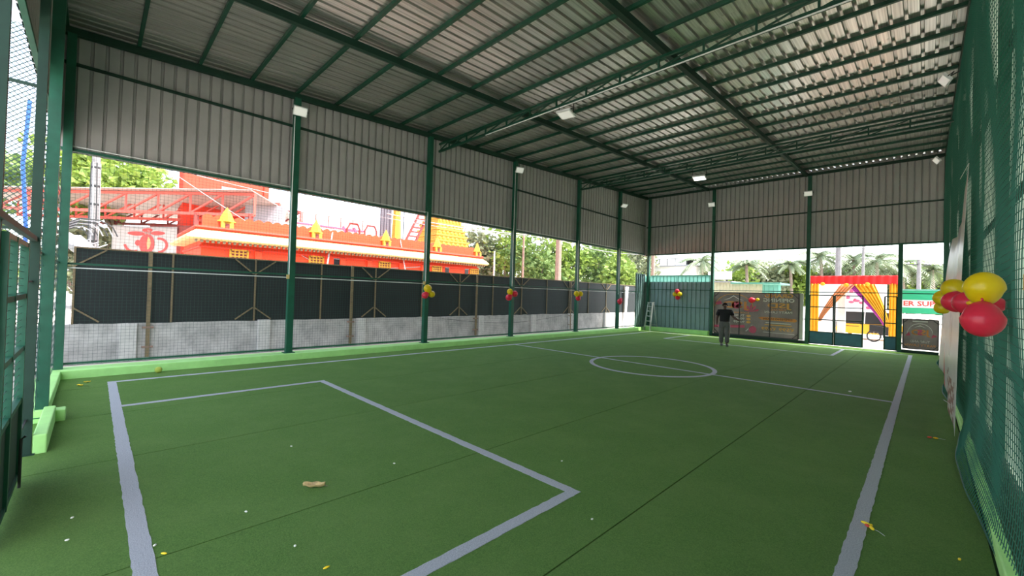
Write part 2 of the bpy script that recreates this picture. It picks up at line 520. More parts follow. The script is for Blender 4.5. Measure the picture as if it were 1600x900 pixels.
# ================================================================ LEFT WALL
wl = struct('wall_left', (-11.0, 10.5, 0))
sheet_wall(wl, 'cladding_sheet', 'cladding', (-11.03, -0.65, 0), (-11.03, YF + 0.12, 0), 4.06, lambda x, y: rz(y) + 0.215, (-1, 0, 0))
def rail(parent, name, a, b, w, m='green_steel', d=None):
    return MB().bar(a, b, w, d).build(name, m, parent)
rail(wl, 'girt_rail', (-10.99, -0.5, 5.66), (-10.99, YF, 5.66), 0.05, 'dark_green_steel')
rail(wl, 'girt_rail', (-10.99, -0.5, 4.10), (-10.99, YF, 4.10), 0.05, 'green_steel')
rail(wl, 'net_rail', (-10.985, -0.5, 2.04), (-10.985, YF, 2.04), 0.035, 'green_steel')
rail(wl, 'net_rail', (-10.985, -0.5, 0.23), (-10.985, YF, 0.23), 0.035, 'green_steel')
for z in (1.965, 4.16):
    MB().tube([(-10.955, -0.45, z), (-10.955, 20.3, z)], 0.011).build('conduit', 'white_paint', wl)
sheet_wall(wl, 'return_sheet', 'teal_cladding', (-10.98, 20.35, 0), (-10.98, YF + 0.12, 0), 0.1, 3.0, (1, 0, 0))
rail(wl, 'net_rail', (-10.95, 20.32, 3.0), (-10.95, YF, 3.0), 0.05)

# ================================================================ FAR WALL
wf = struct('wall_far', (-5.2, YF, 0))
sheet_wall(wf, 'cladding_sheet', 'cladding', (-11.1, YF + 0.04, 0), (0.74, YF + 0.04, 0), 4.02, rz(YF) + 0.238, (0, 1, 0))
rail(wf, 'girt_rail', (-10.9, YF, 5.56), (0.55, YF, 5.56), 0.05, 'dark_green_steel')
rail(wf, 'girt_rail', (-10.9, YF, 4.05), (0.55, YF, 4.05), 0.06, 'green_steel')
MB().bar((-10.9, YF - 0.02, rz(YF) + 0.06), (0.55, YF - 0.02, rz(YF) + 0.06), 0.08, 0.1).build('eave_beam', 'dark_green_steel', wf)
sheet_wall(wf, 'lower_sheet', 'teal_cladding', (-10.99, YF + 0.09, 0), (-7.46, YF + 0.09, 0), 0.18, 2.60, (0, -1, 0), step=0.8)
sheet_wall(wf, 'strip_sheet', 'mint_cladding', (-10.99, YF + 0.10, 0), (-7.46, YF + 0.10, 0), 2.58, 2.90, (0, -1, 0), step=1.6)
rail(wf, 'net_rail', (-10.6, YF + 0.02, 1.30), (-7.45, YF + 0.02, 1.30), 0.035)
rail(wf, 'net_rail', (-10.6, YF + 0.10, 2.92), (-7.45, YF + 0.10, 2.92), 0.05, 'mint_cladding')
rail(wf, 'net_rail', (-10.6, YF - 0.02, 2.19), (0.45, YF - 0.02, 2.19), 0.032)

# ================================================================ RIGHT WALL (behind the net)
wr = struct('wall_right', (0.66, 10.5, 0))
sheet_wall(wr, 'cladding_sheet', 'pale_cladding', (0.72, -0.7, 0), (0.72, YF + 0.1, 0), 0.02, lambda x, y: rz(y) + 0.215, (-1, 0, 0))
for z in (1.05, 2.9, 4.7):
    rail(wr, 'girt_rail', (0.645, -0.6, z), (0.645, YF, z), 0.05, 'dark_green_steel')

# ================================================================ NEAR WALL
wn = struct('wall_near', (-5.2, -0.5, 0))
sheet_wall(wn, 'cladding_sheet', 'cladding', (0.62, -0.60, 0), (-11.05, -0.60, 0), 4.34, rz(-0.6) + 0.21, (0, 1, 0))
rail(wn, 'girt_rail', (-10.9, -0.56, 4.36), (0.6, -0.56, 4.36), 0.05)
def chain_link(parent, x0, x1, z0, z1, y, pitch=0.07, r=0.0022):
    mb = MB(); W = x1 - x0; H = z1 - z0
    n = int((W + H) / pitch)
    for i in range(1, n):
        c = i * pitch
        ax, az = (min(c, W), max(0, c - W)); bx, bz = (max(0, c - H), min(c, H))
        mb.bar((x0 + ax, y, z0 + az), (x0 + bx, y, z0 + bz), 2 * r)
        mb.bar((x1 - ax, y + 0.004, z0 + az), (x1 - bx, y + 0.004, z0 + bz), 2 * r)
    o = mb.build('chain_link_mesh', 'dark_cord', parent)
    o['kind'] = 'stuff'
    return o
chain_link(wn, -10.85, -7.75, 0.2, 3.56, -0.45, 0.2, 0.0016)
chain_link(wn, -7.65, -6.35, 0.2, 3.56, -0.45, 0.2, 0.0016)
sm_ = thing('side_fence', 'chain link fence panel outside the gate at far left', 'fence', (-11.0, -2.0, 0.0))
mb = MB(); Hh, Ww = 6.0, 3.2
for i in range(1, int((Hh + Ww) / 0.085)):
    c = i * 0.085
    ax, az = min(c, Ww), max(0, c - Ww); bx, bz = max(0, c - Hh), min(c, Hh)
    mb.bar((-11.0, -0.6 - ax, 0.1 + az), (-11.0, -0.6 - bx, 0.1 + bz), 0.011)
    mb.bar((-11.005, -0.6 - Ww + ax, 0.1 + az), (-11.005, -0.6 - Ww + bx, 0.1 + bz), 0.011)
c = mb.build('wire_mesh', 'dark_cord', sm_); c['kind'] = 'stuff'
for y in (-0.62, -2.2, -3.8): MB().box(-11.04, -10.98, y - 0.03, y + 0.03, -0.06, 6.1).build('upright', 'green_steel', sm_)
for z in (0.1, 2.6, 5.1): MB().bar((-11.01, -3.8, z), (-11.01, -0.6, z), 0.05).build('rail', 'dark_green_steel', sm_)
rail(wn, 'net_rail', (-6.3, -0.43, 2.14), (-0.2, -0.43, 2.14), 0.045, 'dark_green_steel')
rail(wn, 'net_rail', (-10.9, -0.46, 2.05), (-6.3, -0.46, 2.05), 0.03)

# ================================================================ POSTS
def post(label, x, y, z1, w=0.13, d=0.14, z0=0.10, m='green_steel', plate=True, group='green steel posts'):
    t = thing('steel_post', label, 'post', (x, y, z0), group)
    MB().box(x - w / 2, x + w / 2, y - d / 2, y + d / 2, z0, z1).build('shaft', m, t)
    if plate:
        MB().box(x - w * 0.85, x + w * 0.85, y - d * 0.85, y + d * 0.85, z0, z0 + 0.012).build('base_plate', m, t)
    return t
LP = [3.36, 7.20, 10.95, 15.0, 18.45]
nm = ['first post of the left wall, seen in front of the orange temple', 'second post of the left wall, holding the near roof truss', 'third post of the left wall, at the right end of the temple view',
      'fourth post of the left wall, holding the far roof truss', 'fifth post of the left wall, last before the far corner']
PT = []
for y, s in zip(LP, nm):
    PT.append(post('green steel ' + s, -10.9, y, rz(y) + 0.02, z0=0.15))
post('green steel corner post where left and far walls meet, beside the ladder', -10.72, YF - 0.02, rz(YF), z0=0.15, w=0.12)
PF = []
for x, s, z1 in ((-7.40, 'post between ribbed sheet panel and the grand opening banner', rz(YF)), (-3.54, 'post between grand opening banner and the blue gate', rz(YF)),
             (-0.68, 'shorter post between the open gate and the small round-logo banner', 4.05), (0.50, 'post in the far right corner behind the hanging net', rz(YF))):
    PF.append(post('green steel ' + s, x, YF, z1, z0=0.0))
post('dark green gate post at far left, nearest the camera', -6.30, -0.425, rz(0), w=0.07, d=0.07, z0=0.0, m='dark_green_steel')
post('bright green wide post at far left, standing at the step in the kerb', -7.70, -0.405, rz(0), w=0.10, d=0.11, z0=0.05)
post('bright green corner post at left end of the long light green kerb', -10.90, -0.405, rz(0), w=0.12, d=0.12, z0=0.12)
post('dark gate jamb at the left edge of the picture', -4.16, -0.45, 3.56, w=0.05, d=0.05, z0=0.0, m='dark_green_steel')
for y, s in zip((3.4, 7.2, 10.95, 15.0, 18.45), ('nearest', 'second', 'third', 'fourth', 'fifth')):
    post('dark green post behind the right hand net, %s to the camera' % s, 0.60, y, rz(y), w=0.09, d=0.12, z0=0.1, plate=False, group='posts behind the right net')

# ================================================================ NETS
def flat_net(name, label, a, b, z0, z1, m, pitch=0.062, r=0.0014):
    a = Vector(a); b = Vector(b); L = (b - a).length; t = (b - a) / L
    o = thing(name, label, 'net', ((a.x + b.x) / 2, (a.y + b.y) / 2, z0))
    mb = MB()
    for i in range(int(L / pitch) + 1):
        p = a + t * (i * pitch); mb.bar((p.x, p.y, z0), (p.x, p.y, z1), 2 * r)
    for i in range(int((z1 - z0) / pitch) + 1):
        z = z0 + i * pitch; mb.bar((a.x, a.y, z), (b.x, b.y, z), 2 * r)
    c = mb.build('mesh', m, o); c['kind'] = 'stuff'
    MB().tube([(a.x, a.y, z0), (b.x, b.y, z0)], 0.006).build('edge_rope', m, o)
    return o
flat_net('sports_net', 'thin dark green square mesh net stretched along the whole left wall', (-10.965, -0.35, 0), (-10.965, 21.2, 0), 0.2, 4.14, 'dark_cord')

def net_x(y, z):
    fl = 0.15 * math.exp(-z / 0.30) * (0.75 + 0.45 * math.sin(y * 1.1 + 0.6))
    ripple = 0.020 * math.sin(y * 2.3 + z * 0.6) + 0.014 * math.sin(y * 5.1 - z * 1.7) + 0.018 * math.sin(z * 1.4 + y * 0.5)
    return min(0.53, 0.445 - fl + ripple * min(1, 0.3 + z / 2.5) * (1 if z < 5.4 else max(0, (6.2 - z) / 0.8)))
rn = thing('hanging_net', 'heavy dark green knotted net hanging loose along the right wall', 'net', (0.45, 10.4, 0))
mb = MB()
P = 0.06
y0n, y1n, z0n = -0.3, 20.9, 0.01
nz_ = int(6.05 / P)
for i in range(int((y1n - y0n) / P) + 1):
    y = y0n + i * P
    top = rz(y) - 0.02
    mb.tube([(net_x(y, z0n + (top - z0n) * (k / 22) ** 1.25), y, z0n + (top - z0n) * (k / 22) ** 1.25) for k in range(23)], 0.0032, 3, False)
for j in range(nz_ + 10):
    z = z0n + j * P
    pts = [(net_x(y0n + 0.2 * k, z), y0n + 0.2 * k, z) for k in range(int((y1n - y0n) / 0.2) + 1) if z < rz(y0n + 0.2 * k) - 0.02]
    if len(pts) > 2: mb.tube(pts, 0.0030, 3, False)
c = mb.build('mesh', 'net_cord', rn); c['kind'] = 'stuff'
MB().tube([(net_x(y0n + 0.2 * k, 0.01), y0n + 0.2 * k, 0.015) for k in range(int((y1n - y0n) / 0.2) + 1)], 0.007, 5).build('edge_rope', 'net_cord', rn)
MB().tube([(0.45, -0.3 + 0.25 * k, rz(-0.3 + 0.25 * k) - 0.03 - 0.02 * (k % 2)) for k in range(85)], 0.008, 5).build('edge_rope', 'dark_cord', rn)

# ================================================================ NEAR GATE (far left of the picture)
g = thing('gate_leaf', 'dark green barred gate with solid lower panel at far left', 'gate', (-4.85, -0.42, 0.04))
for x in (-5.42, -4.70, -4.24):
    MB().box(x - 0.025, x + 0.025, -0.445, -0.395, 0.06, 2.05).build('stile', 'green_steel', g)
for z in (2.03, 1.60, 1.16, 0.72, 0.08):
    MB().box(-5.44, -4.22, -0.44, -0.40, z - 0.02, z + 0.02).build('cross_bar', 'green_steel', g)
MB().box(-5.42, -4.24, -0.425, -0.415, 0.08, 0.72).build('lower_panel', 'dark_green_steel', g)
MB().tube([(-5.28, -0.385, 0.02), (-5.28, -0.385, 0.42), (-5.28, -0.36, 0.44)], 0.010).build('drop_bolt', 'dark_metal', g)
mb = MB()
for i in range(22):
    mb.tube([(-5.42, -0.422, 0.76 + i * 0.058), (-4.24, -0.422, 0.76 + i * 0.058)], 0.0022, 4)
c = mb.build('wire_infill', 'dark_cord', g); c['kind'] = 'stuff'
for z in (0.35, 1.72):
    MB().box(-6.27, -5.42, -0.44, -0.425, z - 0.008, z + 0.008).build('hinge', 'dark_metal', g)

# ================================================================ FLOODLIGHTS
def floodlight(label, loc, face, w=0.30, h=0.22, lit=False, hang=None, arm=None, group='white floodlights'):
    loc = Vector(loc); f = Vector(face).normalized()
    q = f.to_track_quat('Z', 'Y').to_matrix().to_4x4()
    # keep the long side level
    side = Vector((0, 0, 1)).cross(f)
    if side.length < 0.1: side = Vector((1, 0, 0))
    side.normalize(); upv = f.cross(side)
    X = Matrix(((side.x, upv.x, f.x, loc.x), (side.y, upv.y, f.y, loc.y), (side.z, upv.z, f.z, loc.z), (0, 0, 0, 1)))
    t = thing('floodlight', label, 'floodlight', loc, group)
    MB(X).box(-w / 2, w / 2, -h / 2, h / 2, -0.03, 0.018).build('housing', 'white_paint', t)
    MB(X).box(-w * 0.43, w * 0.43, -h * 0.40, h * 0.40, 0.0185, 0.023).build('glass', 'lamp_lit' if lit else 'lamp_glass', t)
    br = MB(X)
    br.bar((-w / 2 - 0.012, 0, 0), (-w / 2 - 0.012, 0, -0.11), 0.016); br.bar((w / 2 + 0.012, 0, 0), (w / 2 + 0.012, 0, -0.11), 0.016)
    br.bar((-w / 2 - 0.012, 0, -0.11), (w / 2 + 0.012, 0, -0.11), 0.016)
    br.build('bracket', 'dark_metal', t)
    if hang:
        for s in (-1, 1):
            a = X @ Vector((s * (w / 2 + 0.012), 0, -0.11))
            MB().bar(a, (a.x, a.y, hang), 0.014).build('hanger_rod', 'dark_metal', t)
    if arm:
        MB().tube([X @ Vector((0, 0, -0.11)), arm], 0.012).build('arm', 'dark_metal', t)
    return t
floodlight('white floodlight at the top of the first left wall post', (-10.68, 3.36, 5.95), (0.75, -0.1, -0.55), arm=(-10.86, 3.36, 6.02))
floodlight('white floodlight at the top of the third left wall post', (-10.68, 10.95, 6.30), (0.72, -0.3, -0.62), arm=(-10.86, 10.95, 6.36))
floodlight('white floodlight at the top of the fifth left wall post', (-10.66, 18.45, 6.27), (0.6, -0.2, -0.75), arm=(-10.86, 18.45, 6.36), w=0.34)
floodlight('white floodlight on the far wall post left of the banner', (-7.45, YF - 0.22, 6.36), (0.1, -0.8, -0.5), arm=(-7.4, YF - 0.03, 6.44))
floodlight('white floodlight on the far wall post by the blue gate', (-3.56, YF - 0.22, 6.33), (0.1, -0.75, -0.6), arm=(-3.54, YF - 0.03, 6.42))
floodlight('square floodlight hanging on two rods under the near truss', (-5.86, 7.46, 5.86), (0.02, -0.10, -1), w=0.34, h=0.34, hang=6.08)
floodlight('bright floodlight hanging on two rods under the far truss', (-5.72, 14.96, 6.02), (0.02, -0.10, -1), w=0.42, h=0.42, lit=True, hang=6.38)
floodlight('long white floodlight under the roof beside the top of the green net', (0.22, 12.2, 6.40), (-0.75, -0.15, -0.6), w=0.36, h=0.2, arm=(0.44, 12.2, 6.52))
floodlight('white floodlight in the far right roof corner', (0.20, 19.7, 6.62), (-0.75, -0.15, -0.6), w=0.40, h=0.2, arm=(0.44, 19.7, 6.75))
def conduit(label, pts, r=0.012):
    o = MB().tube(pts, r).build('conduit_pipe', 'white_paint'); tag(o, label, 'pipe', 'white conduit pipes'); return o
conduit('thin white conduit running up the first left wall post', [(-10.84, 3.295, 1.96), (-10.84, 3.295, 5.85)])
conduit('thin white conduit on the upper half of the third left wall post', [(-10.84, 10.89, 2.0), (-10.84, 10.89, 6.2)])
conduit('thin white conduit on the second left wall post below the cladding', [(-10.84, 7.14, 1.98), (-10.84, 7.14, 4.15), (-10.92, 6.95, 4.16)])
conduit('thin white conduit on the fourth left wall post below the cladding', [(-10.84, 14.94, 1.98), (-10.84, 14.94, 4.15)])
conduit('thin white conduit on the fifth left wall post above the red balloon', [(-10.84, 18.39, 1.85), (-10.84, 18.39, 4.15)])
conduit('thin white conduit on the far wall post left of the banner', [(-7.455, YF - 0.06, 2.3), (-7.455, YF - 0.06, 6.25)])
for y, s in ((3.31, 'first'), (7.14, 'second')):
    o = MB().box(-10.85, -10.82, y - 0.07, y - 0.01, 1.93, 2.03).build('junction_box', 'cream'); tag(o, 'small cream junction box on the %s left wall post' % s, 'junction box', 'junction boxes')

# ================================================================ BALLOONS
def balloon(label, c, r, col, group, ax=(0, 0, -1)):
    c = Vector(c); a = Vector(ax).normalized()
    X = Matrix.Translation(c) @ (-a).to_track_quat('Z', 'Y').to_matrix().to_4x4()
    t = thing('balloon', label, 'balloon', c, group)
    MB(X).ell((0, 0, 0), (r, r, r * 1.12), 20, 14, lambda v: 0.80 + 0.24 * v if v < 0.5 else 0.92 + 0.08 * math.cos((v - 0.5) * 1.2)).build('skin', col, t, smooth=True)
    MB(X).lathe((0, 0, -r * 1.12 - 0.022), [(0.016, 0), (0.006, 0.012), (0.010, 0.028)], 8).build('knot', col, t, smooth=True)
    return t
Yb, Rb = 'balloon_yellow', 'balloon_red'
gp = 'small balloons tied to the posts'
for y, kind, base in ((7.15, 'yyr', 'second left wall post'), (10.78, 'yrr', 'third left wall post'), (14.88, 'yyr', 'fourth left wall post')):
    x = -10.72
    if base[0] == 's':
        balloon('yellow balloon, top of the three on the ' + base, (x, y, 1.80), 0.125, Yb, gp, (0, .3, -1))
        balloon('red balloon, lower left of the three on the ' + base, (x, y - 0.08, 1.615), 0.105, Rb, gp, (.2, .5, .5))
        balloon('yellow balloon, lower right of the three on the ' + base, (x, y + 0.14, 1.65), 0.105, Yb, gp, (.2, -.6, .4))
    elif base[0] == 't':
        balloon('yellow balloon, top of the three on the ' + base, (x, y - 0.10, 1.79), 0.115, Yb, gp, (0, .3, -1))
        balloon('red balloon, lowest of the three on the ' + base, (x, y - 0.14, 1.60), 0.12, Rb, gp, (.2, .5, .5))
        balloon('red balloon, right hand one of the three on the ' + base, (x, y + 0.13, 1.73), 0.12, Rb, gp, (.2, -.8, .1))
    else:
        balloon('yellow balloon, left one of the pair on the ' + base, (x, y - 0.13, 1.81), 0.12, Yb, gp, (0, .5, -1))
        balloon('yellow balloon, right one of the pair on the ' + base, (x, y + 0.14, 1.80), 0.12, Yb, gp, (0, -.6, -.6))
        balloon('red balloon under the yellow pair on the ' + base, (x, y, 1.63), 0.115, Rb, gp, (.2, 0, .8))
balloon('single pink red balloon low on the fifth left wall post', (-10.72, 18.36, 1.50), 0.13, Rb, gp)
balloon('smaller red balloon tucked behind another on the fifth left wall post', (-10.75, 18.52, 1.60), 0.08, Rb, gp)
yb = YF - 0.16
balloon('pink red balloon, top of four on the ribbed far wall sheet', (-9.05, yb, 2.10), 0.12, Rb, gp, (0, .3, -1))
balloon('yellow balloon, left of four on the ribbed far wall sheet', (-9.15, yb - 0.02, 1.95), 0.12, Yb, gp, (.5, 0, -.2))
balloon('yellow balloon, right of four on the ribbed far wall sheet', (-8.92, yb - 0.02, 1.96), 0.12, Yb, gp, (-.5, 0, -.2))
balloon('red balloon, bottom of four on the ribbed far wall sheet', (-9.02, yb, 1.80), 0.12, Rb, gp, (0, .2, 1))
balloon('red balloon, left of two in front of the grand opening banner', (-5.60, yb, 1.77), 0.13, Rb, gp, (1, 0, 0.1))
balloon('small yellow balloon, right of two in front of the grand opening banner', (-5.38, yb, 1.80), 0.075, Yb, gp, (-1, 0, 0))
gq = 'large balloons hanging on the right net'
balloon('big yellow balloon, largest and highest in front of the right net', (0.285, 4.35, 1.880), 0.105, Yb, gq, (0, .2, -1))
balloon('big red balloon directly under the largest yellow one', (0.275, 4.25, 1.675), 0.110, Rb, gq, (0, .3, 1))
balloon('yellow balloon behind the big pair, beside the white banner', (0.235, 6.9, 1.945), 0.115, Yb, gq, (.4, -.4, -.6))
balloon('yellow balloon farthest left of the right hand bunch', (0.175, 7.55, 1.855), 0.105, Yb, gq, (.6, -.2, 0))
balloon('yellow balloon lowest at the left of the right hand bunch', (0.165, 7.85, 1.74), 0.085, Yb, gq, (.6, -.2, .4))
balloon('red balloon in the middle of the right hand bunch, under a yellow one', (0.235, 6.4, 1.805), 0.112, Rb, gq, (.5, -.3, 0))
balloon('red balloon half hidden behind the big pair, left side', (0.280, 5.75, 1.790), 0.105, Rb, gq, (.4, -.5, 0))
balloon('red balloon half hidden behind the big pair, right side against net', (0.365, 4.85, 1.775), 0.07, Rb, gq, (.4, 0, 0))
o = MB().ell((0.262, 5.10, 1.785), (0.026, 0.03, 0.018), 10, 8).build('balloon_scrap', 'balloon_knot', smooth=True); tag(o, 'small orange uninflated balloon between the big balloons', 'balloon')
o = MB().box(0.40, 0.43, 3.75, 3.81, 1.86, 1.95).build('switch_box', 'cream'); tag(o, 'small cream box on the green net at the right edge', 'box')

# ================================================================ LADDER
X = Matrix.Translation((-10.42, YF - 0.62, 0)) @ Matrix.Rotation(math.radians(-20), 4, 'Z')
t = thing('step_ladder', 'silver aluminium step ladder standing in the far left corner', 'ladder', (-10.42, YF - 0.62, 0))
for s in (-1, 1):
    MB(X).bar((s * 0.21, 0, 0.0), (s * 0.15, 0.20, 1.48), 0.045, 0.065, (0, 1, 0)).build('front_rail', 'aluminium', t)
    MB(X).bar((s * 0.23, 0.52, 0.0), (s * 0.16, 0.27, 1.45), 0.025, 0.03, (0, 1, 0)).build('rear_leg', 'aluminium', t)
for k in range(5):
    z = 0.24 + 0.26 * k; f = z / 1.48; hw = 0.21 - 0.06 * f
    MB(X).box(-hw, hw, 0.20 * f - 0.04, 0.20 * f + 0.05, z - 0.02, z + 0.02).build('step', 'aluminium', t)
MB(X).box(-0.18, 0.18, 0.15, 0.31, 1.47, 1.50).build('top_step', 'aluminium', t)
MB(X).bar((-0.21, 0.47, 0.3), (0.21, 0.47, 0.3), 0.02).build('rear_brace', 'aluminium', t)

# ================================================================ PERSON
def skinned(name, pts, edges, m, parent, xf, sub=2, root=0, org=None):
    me = bpy.data.meshes.new(name)
    me.from_pydata([xf @ Vector(p[:3]) - org for p in pts], edges, [])
    o = bpy.data.objects.new(name, me); COL.objects.link(o)
    md = o.modifiers.new('skin', 'SKIN')
    md.use_smooth_shade = True
    for i, p in enumerate(pts):
        sv = me.skin_vertices[0].data[i]
        sv.radius = (p[3], p[4] if len(p) > 4 else p[3]); sv.use_root = (i == root)
    ss = o.modifiers.new('sub', 'SUBSURF'); ss.levels = sub; ss.render_levels = sub
    dg = bpy.context.evaluated_depsgraph_get()
    nm_ = bpy.data.meshes.new_from_object(o.evaluated_get(dg))
    bpy.data.objects.remove(o)
    nm_.materials.clear(); nm_.materials.append(MATS[m])
    for p in nm_.polygons: p.use_smooth = True
    r = bpy.data.objects.new(name, nm_); COL.objects.link(r)
    put(r, org, parent)
    return r
# figure: local +Y is the way the person faces, +X is the person's left hand side
PXY = Vector((-5.42, 17.0, 0))
face = math.atan2(-PXY.y, 5.42 + 0.9) - PI / 2
XP = Matrix.Translation(PXY) @ Matrix.Rotation(face, 4, 'Z') @ Matrix.Diagonal((-1, 1, 1, 1))
pe = thing('person', 'person in black t-shirt and grey trousers walking across the pitch', 'person', PXY)
B = [(0, 0, 0.88, .13, .10), (0, 0.005, 1.02, .125, .095), (0, 0.01, 1.18, .145, .105), (0, 0.01, 1.31, .15, .09), (0, 0.015, 1.385, .055, .055), (0, 0.03, 1.44, .052, .052),
     (0, 0.045, 1.505, .072, .085), (0, 0.05, 1.575, .062, .075),
     (-.17, 0.0, 1.315, .055), (-.265, -0.02, 1.06, .048), (-.27, 0.045, 0.85, .036), (-.268, 0.055, 0.79, .032, .020),
     (.17, 0.0, 1.315, .055), (.29, 0.03, 1.10, .048), (.44, 0.16, 1.0, .036), (.495, 0.195, 0.985, .032, .020),
     (-.09, 0.0, 0.80, .085), (-.095, 0.06, 0.46, .060), (-.095, -0.03, 0.09, .040), (-.095, 0.07, 0.05, .035),
     (.09, 0.0, 0.80, .085), (.085, 0.10, 0.46, .060), (.075, 0.17, 0.10, .040), (.075, 0.27, 0.07, .035)]
E_ = [(0, 1), (1, 2), (2, 3), (3, 4), (4, 5), (5, 6), (6, 7), (3, 8), (8, 9), (9, 10), (10, 11), (3, 12), (12, 13), (13, 14), (14, 15), (0, 16), (16, 17), (17, 18), (18, 19), (0, 20), (20, 21), (21, 22), (22, 23)]
def fingers(root, d, side, thumb):
    # four fingers and a thumb rooted inside the palm
    k0 = len(B); root_v = Vector(B[root][:3]); d = Vector(d).normalized(); side = Vector(side).normalized(); curl = d.cross(side)
    for i, ln in enumerate((0.075, 0.085, 0.08, 0.062)):
        a = root_v + d * 0.02 + side * (0.013 * (i - 1.5)); b = a + d * ln * 0.55; c = b + d * ln * 0.4 + curl * 0.02
        n = len(B); B.extend([(*a, .0085), (*b, .008), (*c, .0065)]); E_.extend([(root, n), (n, n + 1), (n + 1, n + 2)])
    a = root_v - d * 0.012 + Vector(thumb) * 0.028; b = a + d * 0.03 + Vector(thumb) * 0.014
    n = len(B); B.extend([(*a, .0095), (*b, .008)]); E_.extend([(root, n), (n, n + 1)])
fingers(11, (0, 0.1, -1), (0, 1, 0), (0, 1, 0))
fingers(15, (1, 0.6, -0.2), (-0.5, 1, 0), (-0.4, 1, 0))
body = skinned('body', B, E_, 'skin', pe, XP, 2, 0, PXY)
S = [(0, 0, 0.84, .195, .145), (0, 0.005, 1.02, .188, .145), (0, 0.01, 1.18, .200, .145), (0, 0.01, 1.30, .185, .12), (0, 0.012, 1.385, .075, .075),
     (-.20, 0.0, 1.315, .085), (-.25, -0.012, 1.12, .078), (.20, 0.0, 1.315, .085), (.28, 0.018, 1.14, .076)]
skinned('shirt', S, [(0, 1), (1, 2), (2, 3), (3, 4), (3, 5), (5, 6), (3, 7), (7, 8)], 'shirt', pe, XP, 2, 0, PXY)
T = [(0, 0, 1.0, .155, .12), (0, 0, 0.90, .170, .13), (-.10, 0.0, 0.78, .115), (-.105, 0.055, 0.46, .095), (-.10, -0.02, 0.10, .080), (.10, 0.0, 0.78, .115), (.095, 0.095, 0.46, .095), (.08, 0.16, 0.11, .080)]
skinned('trousers', T, [(0, 1), (1, 2), (2, 3), (3, 4), (1, 5), (5, 6), (6, 7)], 'trousers', pe, XP, 2, 0, PXY)
for s, yy, zz in ((-1, -0.03, 0.0), (1, 0.16, 0.0)):
    mb = MB(XP @ Matrix.Translation((s * 0.088, yy, zz)))
    mb.ell((0, 0.05, 0.045), (0.05, 0.135, 0.045), 14, 8, None).box(-0.042, 0.042, -0.075, 0.165, 0.0, 0.02)
    mb.build('shoe', 'shoe', pe, smooth=True)
hr = MB(XP)
def hairsh(u, v):
    th = 2 * PI * u; ph = -0.25 + v * (PI / 2 + 0.25)
    back = 1 + 0.12 * max(0, -math.sin(th))
    if math.sin(th) > 0.2: ph = max(ph, 0.45)
    rr = 1.0 + 0.05 * math.sin(9 * th + 5 * v * 3) + 0.04 * math.sin(17 * th)
    return (0.094 * math.cos(ph) * math.cos(th) * rr, 0.035 + 0.108 * math.cos(ph) * math.sin(th) * back * rr, 1.535 + 0.105 * math.sin(ph) * rr)
hr.grid(hairsh, 32, 12).build('hair', 'hair', pe, smooth=True)
fm = MB(XP)
fm.ell((0, 0.135, 1.515), (0.012, 0.018, 0.020), 8, 6); fm.build('nose', 'skin', body, smooth=True)
for s in (-1, 1):
    MB(XP).ell((s * 0.030, 0.122, 1.535), (0.013, 0.010, 0.008), 8, 6).build('eye', 'white_paint', body, smooth=True)
    MB(XP).ell((s * 0.084, 0.045, 1.52), (0.010, 0.020, 0.030), 8, 6).build('ear', 'skin', body, smooth=True)
MB(XP).ell((0, 0.122, 1.470), (0.024, 0.010, 0.007), 8, 6).build('mouth', 'shed_dark_red', body, smooth=True)

# ================================================================ SMALL THINGS ON THE TURF
o = MB().ell((-10.50, 0.93, 0.058), 0.058, 16, 12).build('tennis_ball', 'tennis', smooth=True); tag(o, 'yellow green tennis ball lying by the left kerb', 'ball')
def leafshape(c, ang, L, W, curl, m, label, name='dry_leaf', cat='leaf', stem=True):
    X = Matrix.Translation(c) @ Matrix.Rotation(ang, 4, 'Z')
    t = thing(name, label, cat, c)
    def fn(u, v):
        x = (u - .5) * L; wd = W * (math.sin(PI * min(1, u * 0.94 + 0.05)) ** 0.8)
        y = (v - .5) * wd
        return (x, y, 0.010 + curl * (abs(v - .5) * 2) ** 1.6 + curl * 0.7 * (u - .5) ** 2 * 2 + 0.004 * math.sin(u * 14))
    b = MB(X).grid(fn, 14, 6).build('blade', m, t, smooth=True)
    sm = b.modifiers.new('thick', 'SOLIDIFY'); sm.thickness = 0.0012
    if stem:
        MB(X).tube([(L * 0.47, 0, 0.014 + curl * 0.3), (L * 0.62, 0.01, 0.012)], 0.0022, 5).build('stem', 'bark', t)
leafshape((-3.755, 1.405, 0), math.radians(50), 0.185, 0.075, 0.030, 'dry_leaf', 'curled brown dry leaf lying on the turf in front')
leafshape((-9.88, -0.11, 0), 0.6, 0.12, 0.06, 0.01, 'scrap_yellow', 'yellow leaf scrap near the left corner of the kerb, nearer one', 'leaf_scrap', 'leaf', False)
leafshape((-10.13, -0.03, 0), 1.6, 0.09, 0.05, 0.01, 'scrap_yellow', 'yellow leaf scrap near the left corner of the kerb, farther one', 'leaf_scrap', 'leaf', False)
def scrap(c, ang, parts, label):
    t = thing('popped_balloon', label, 'balloon', c, 'popped balloon scraps')
    X = Matrix.Translation(c) @ Matrix.Rotation(ang, 4, 'Z')
    for (x, y, L, W, a, m) in parts:
        Y_ = X @ Matrix.Translation((x, y, 0)) @ Matrix.Rotation(a, 4, 'Z')
        MB(Y_).ell((0, 0, 0.012), (L, W, 0.011), 12, 6, None).build('rubber_piece', m, t, smooth=True)
    MB(X).tube([(0.02, 0, 0.008), (0.07, 0.02, 0.006), (0.13, 0.01, 0.005)], 0.0015, 4).build('string', 'rope_white', t)
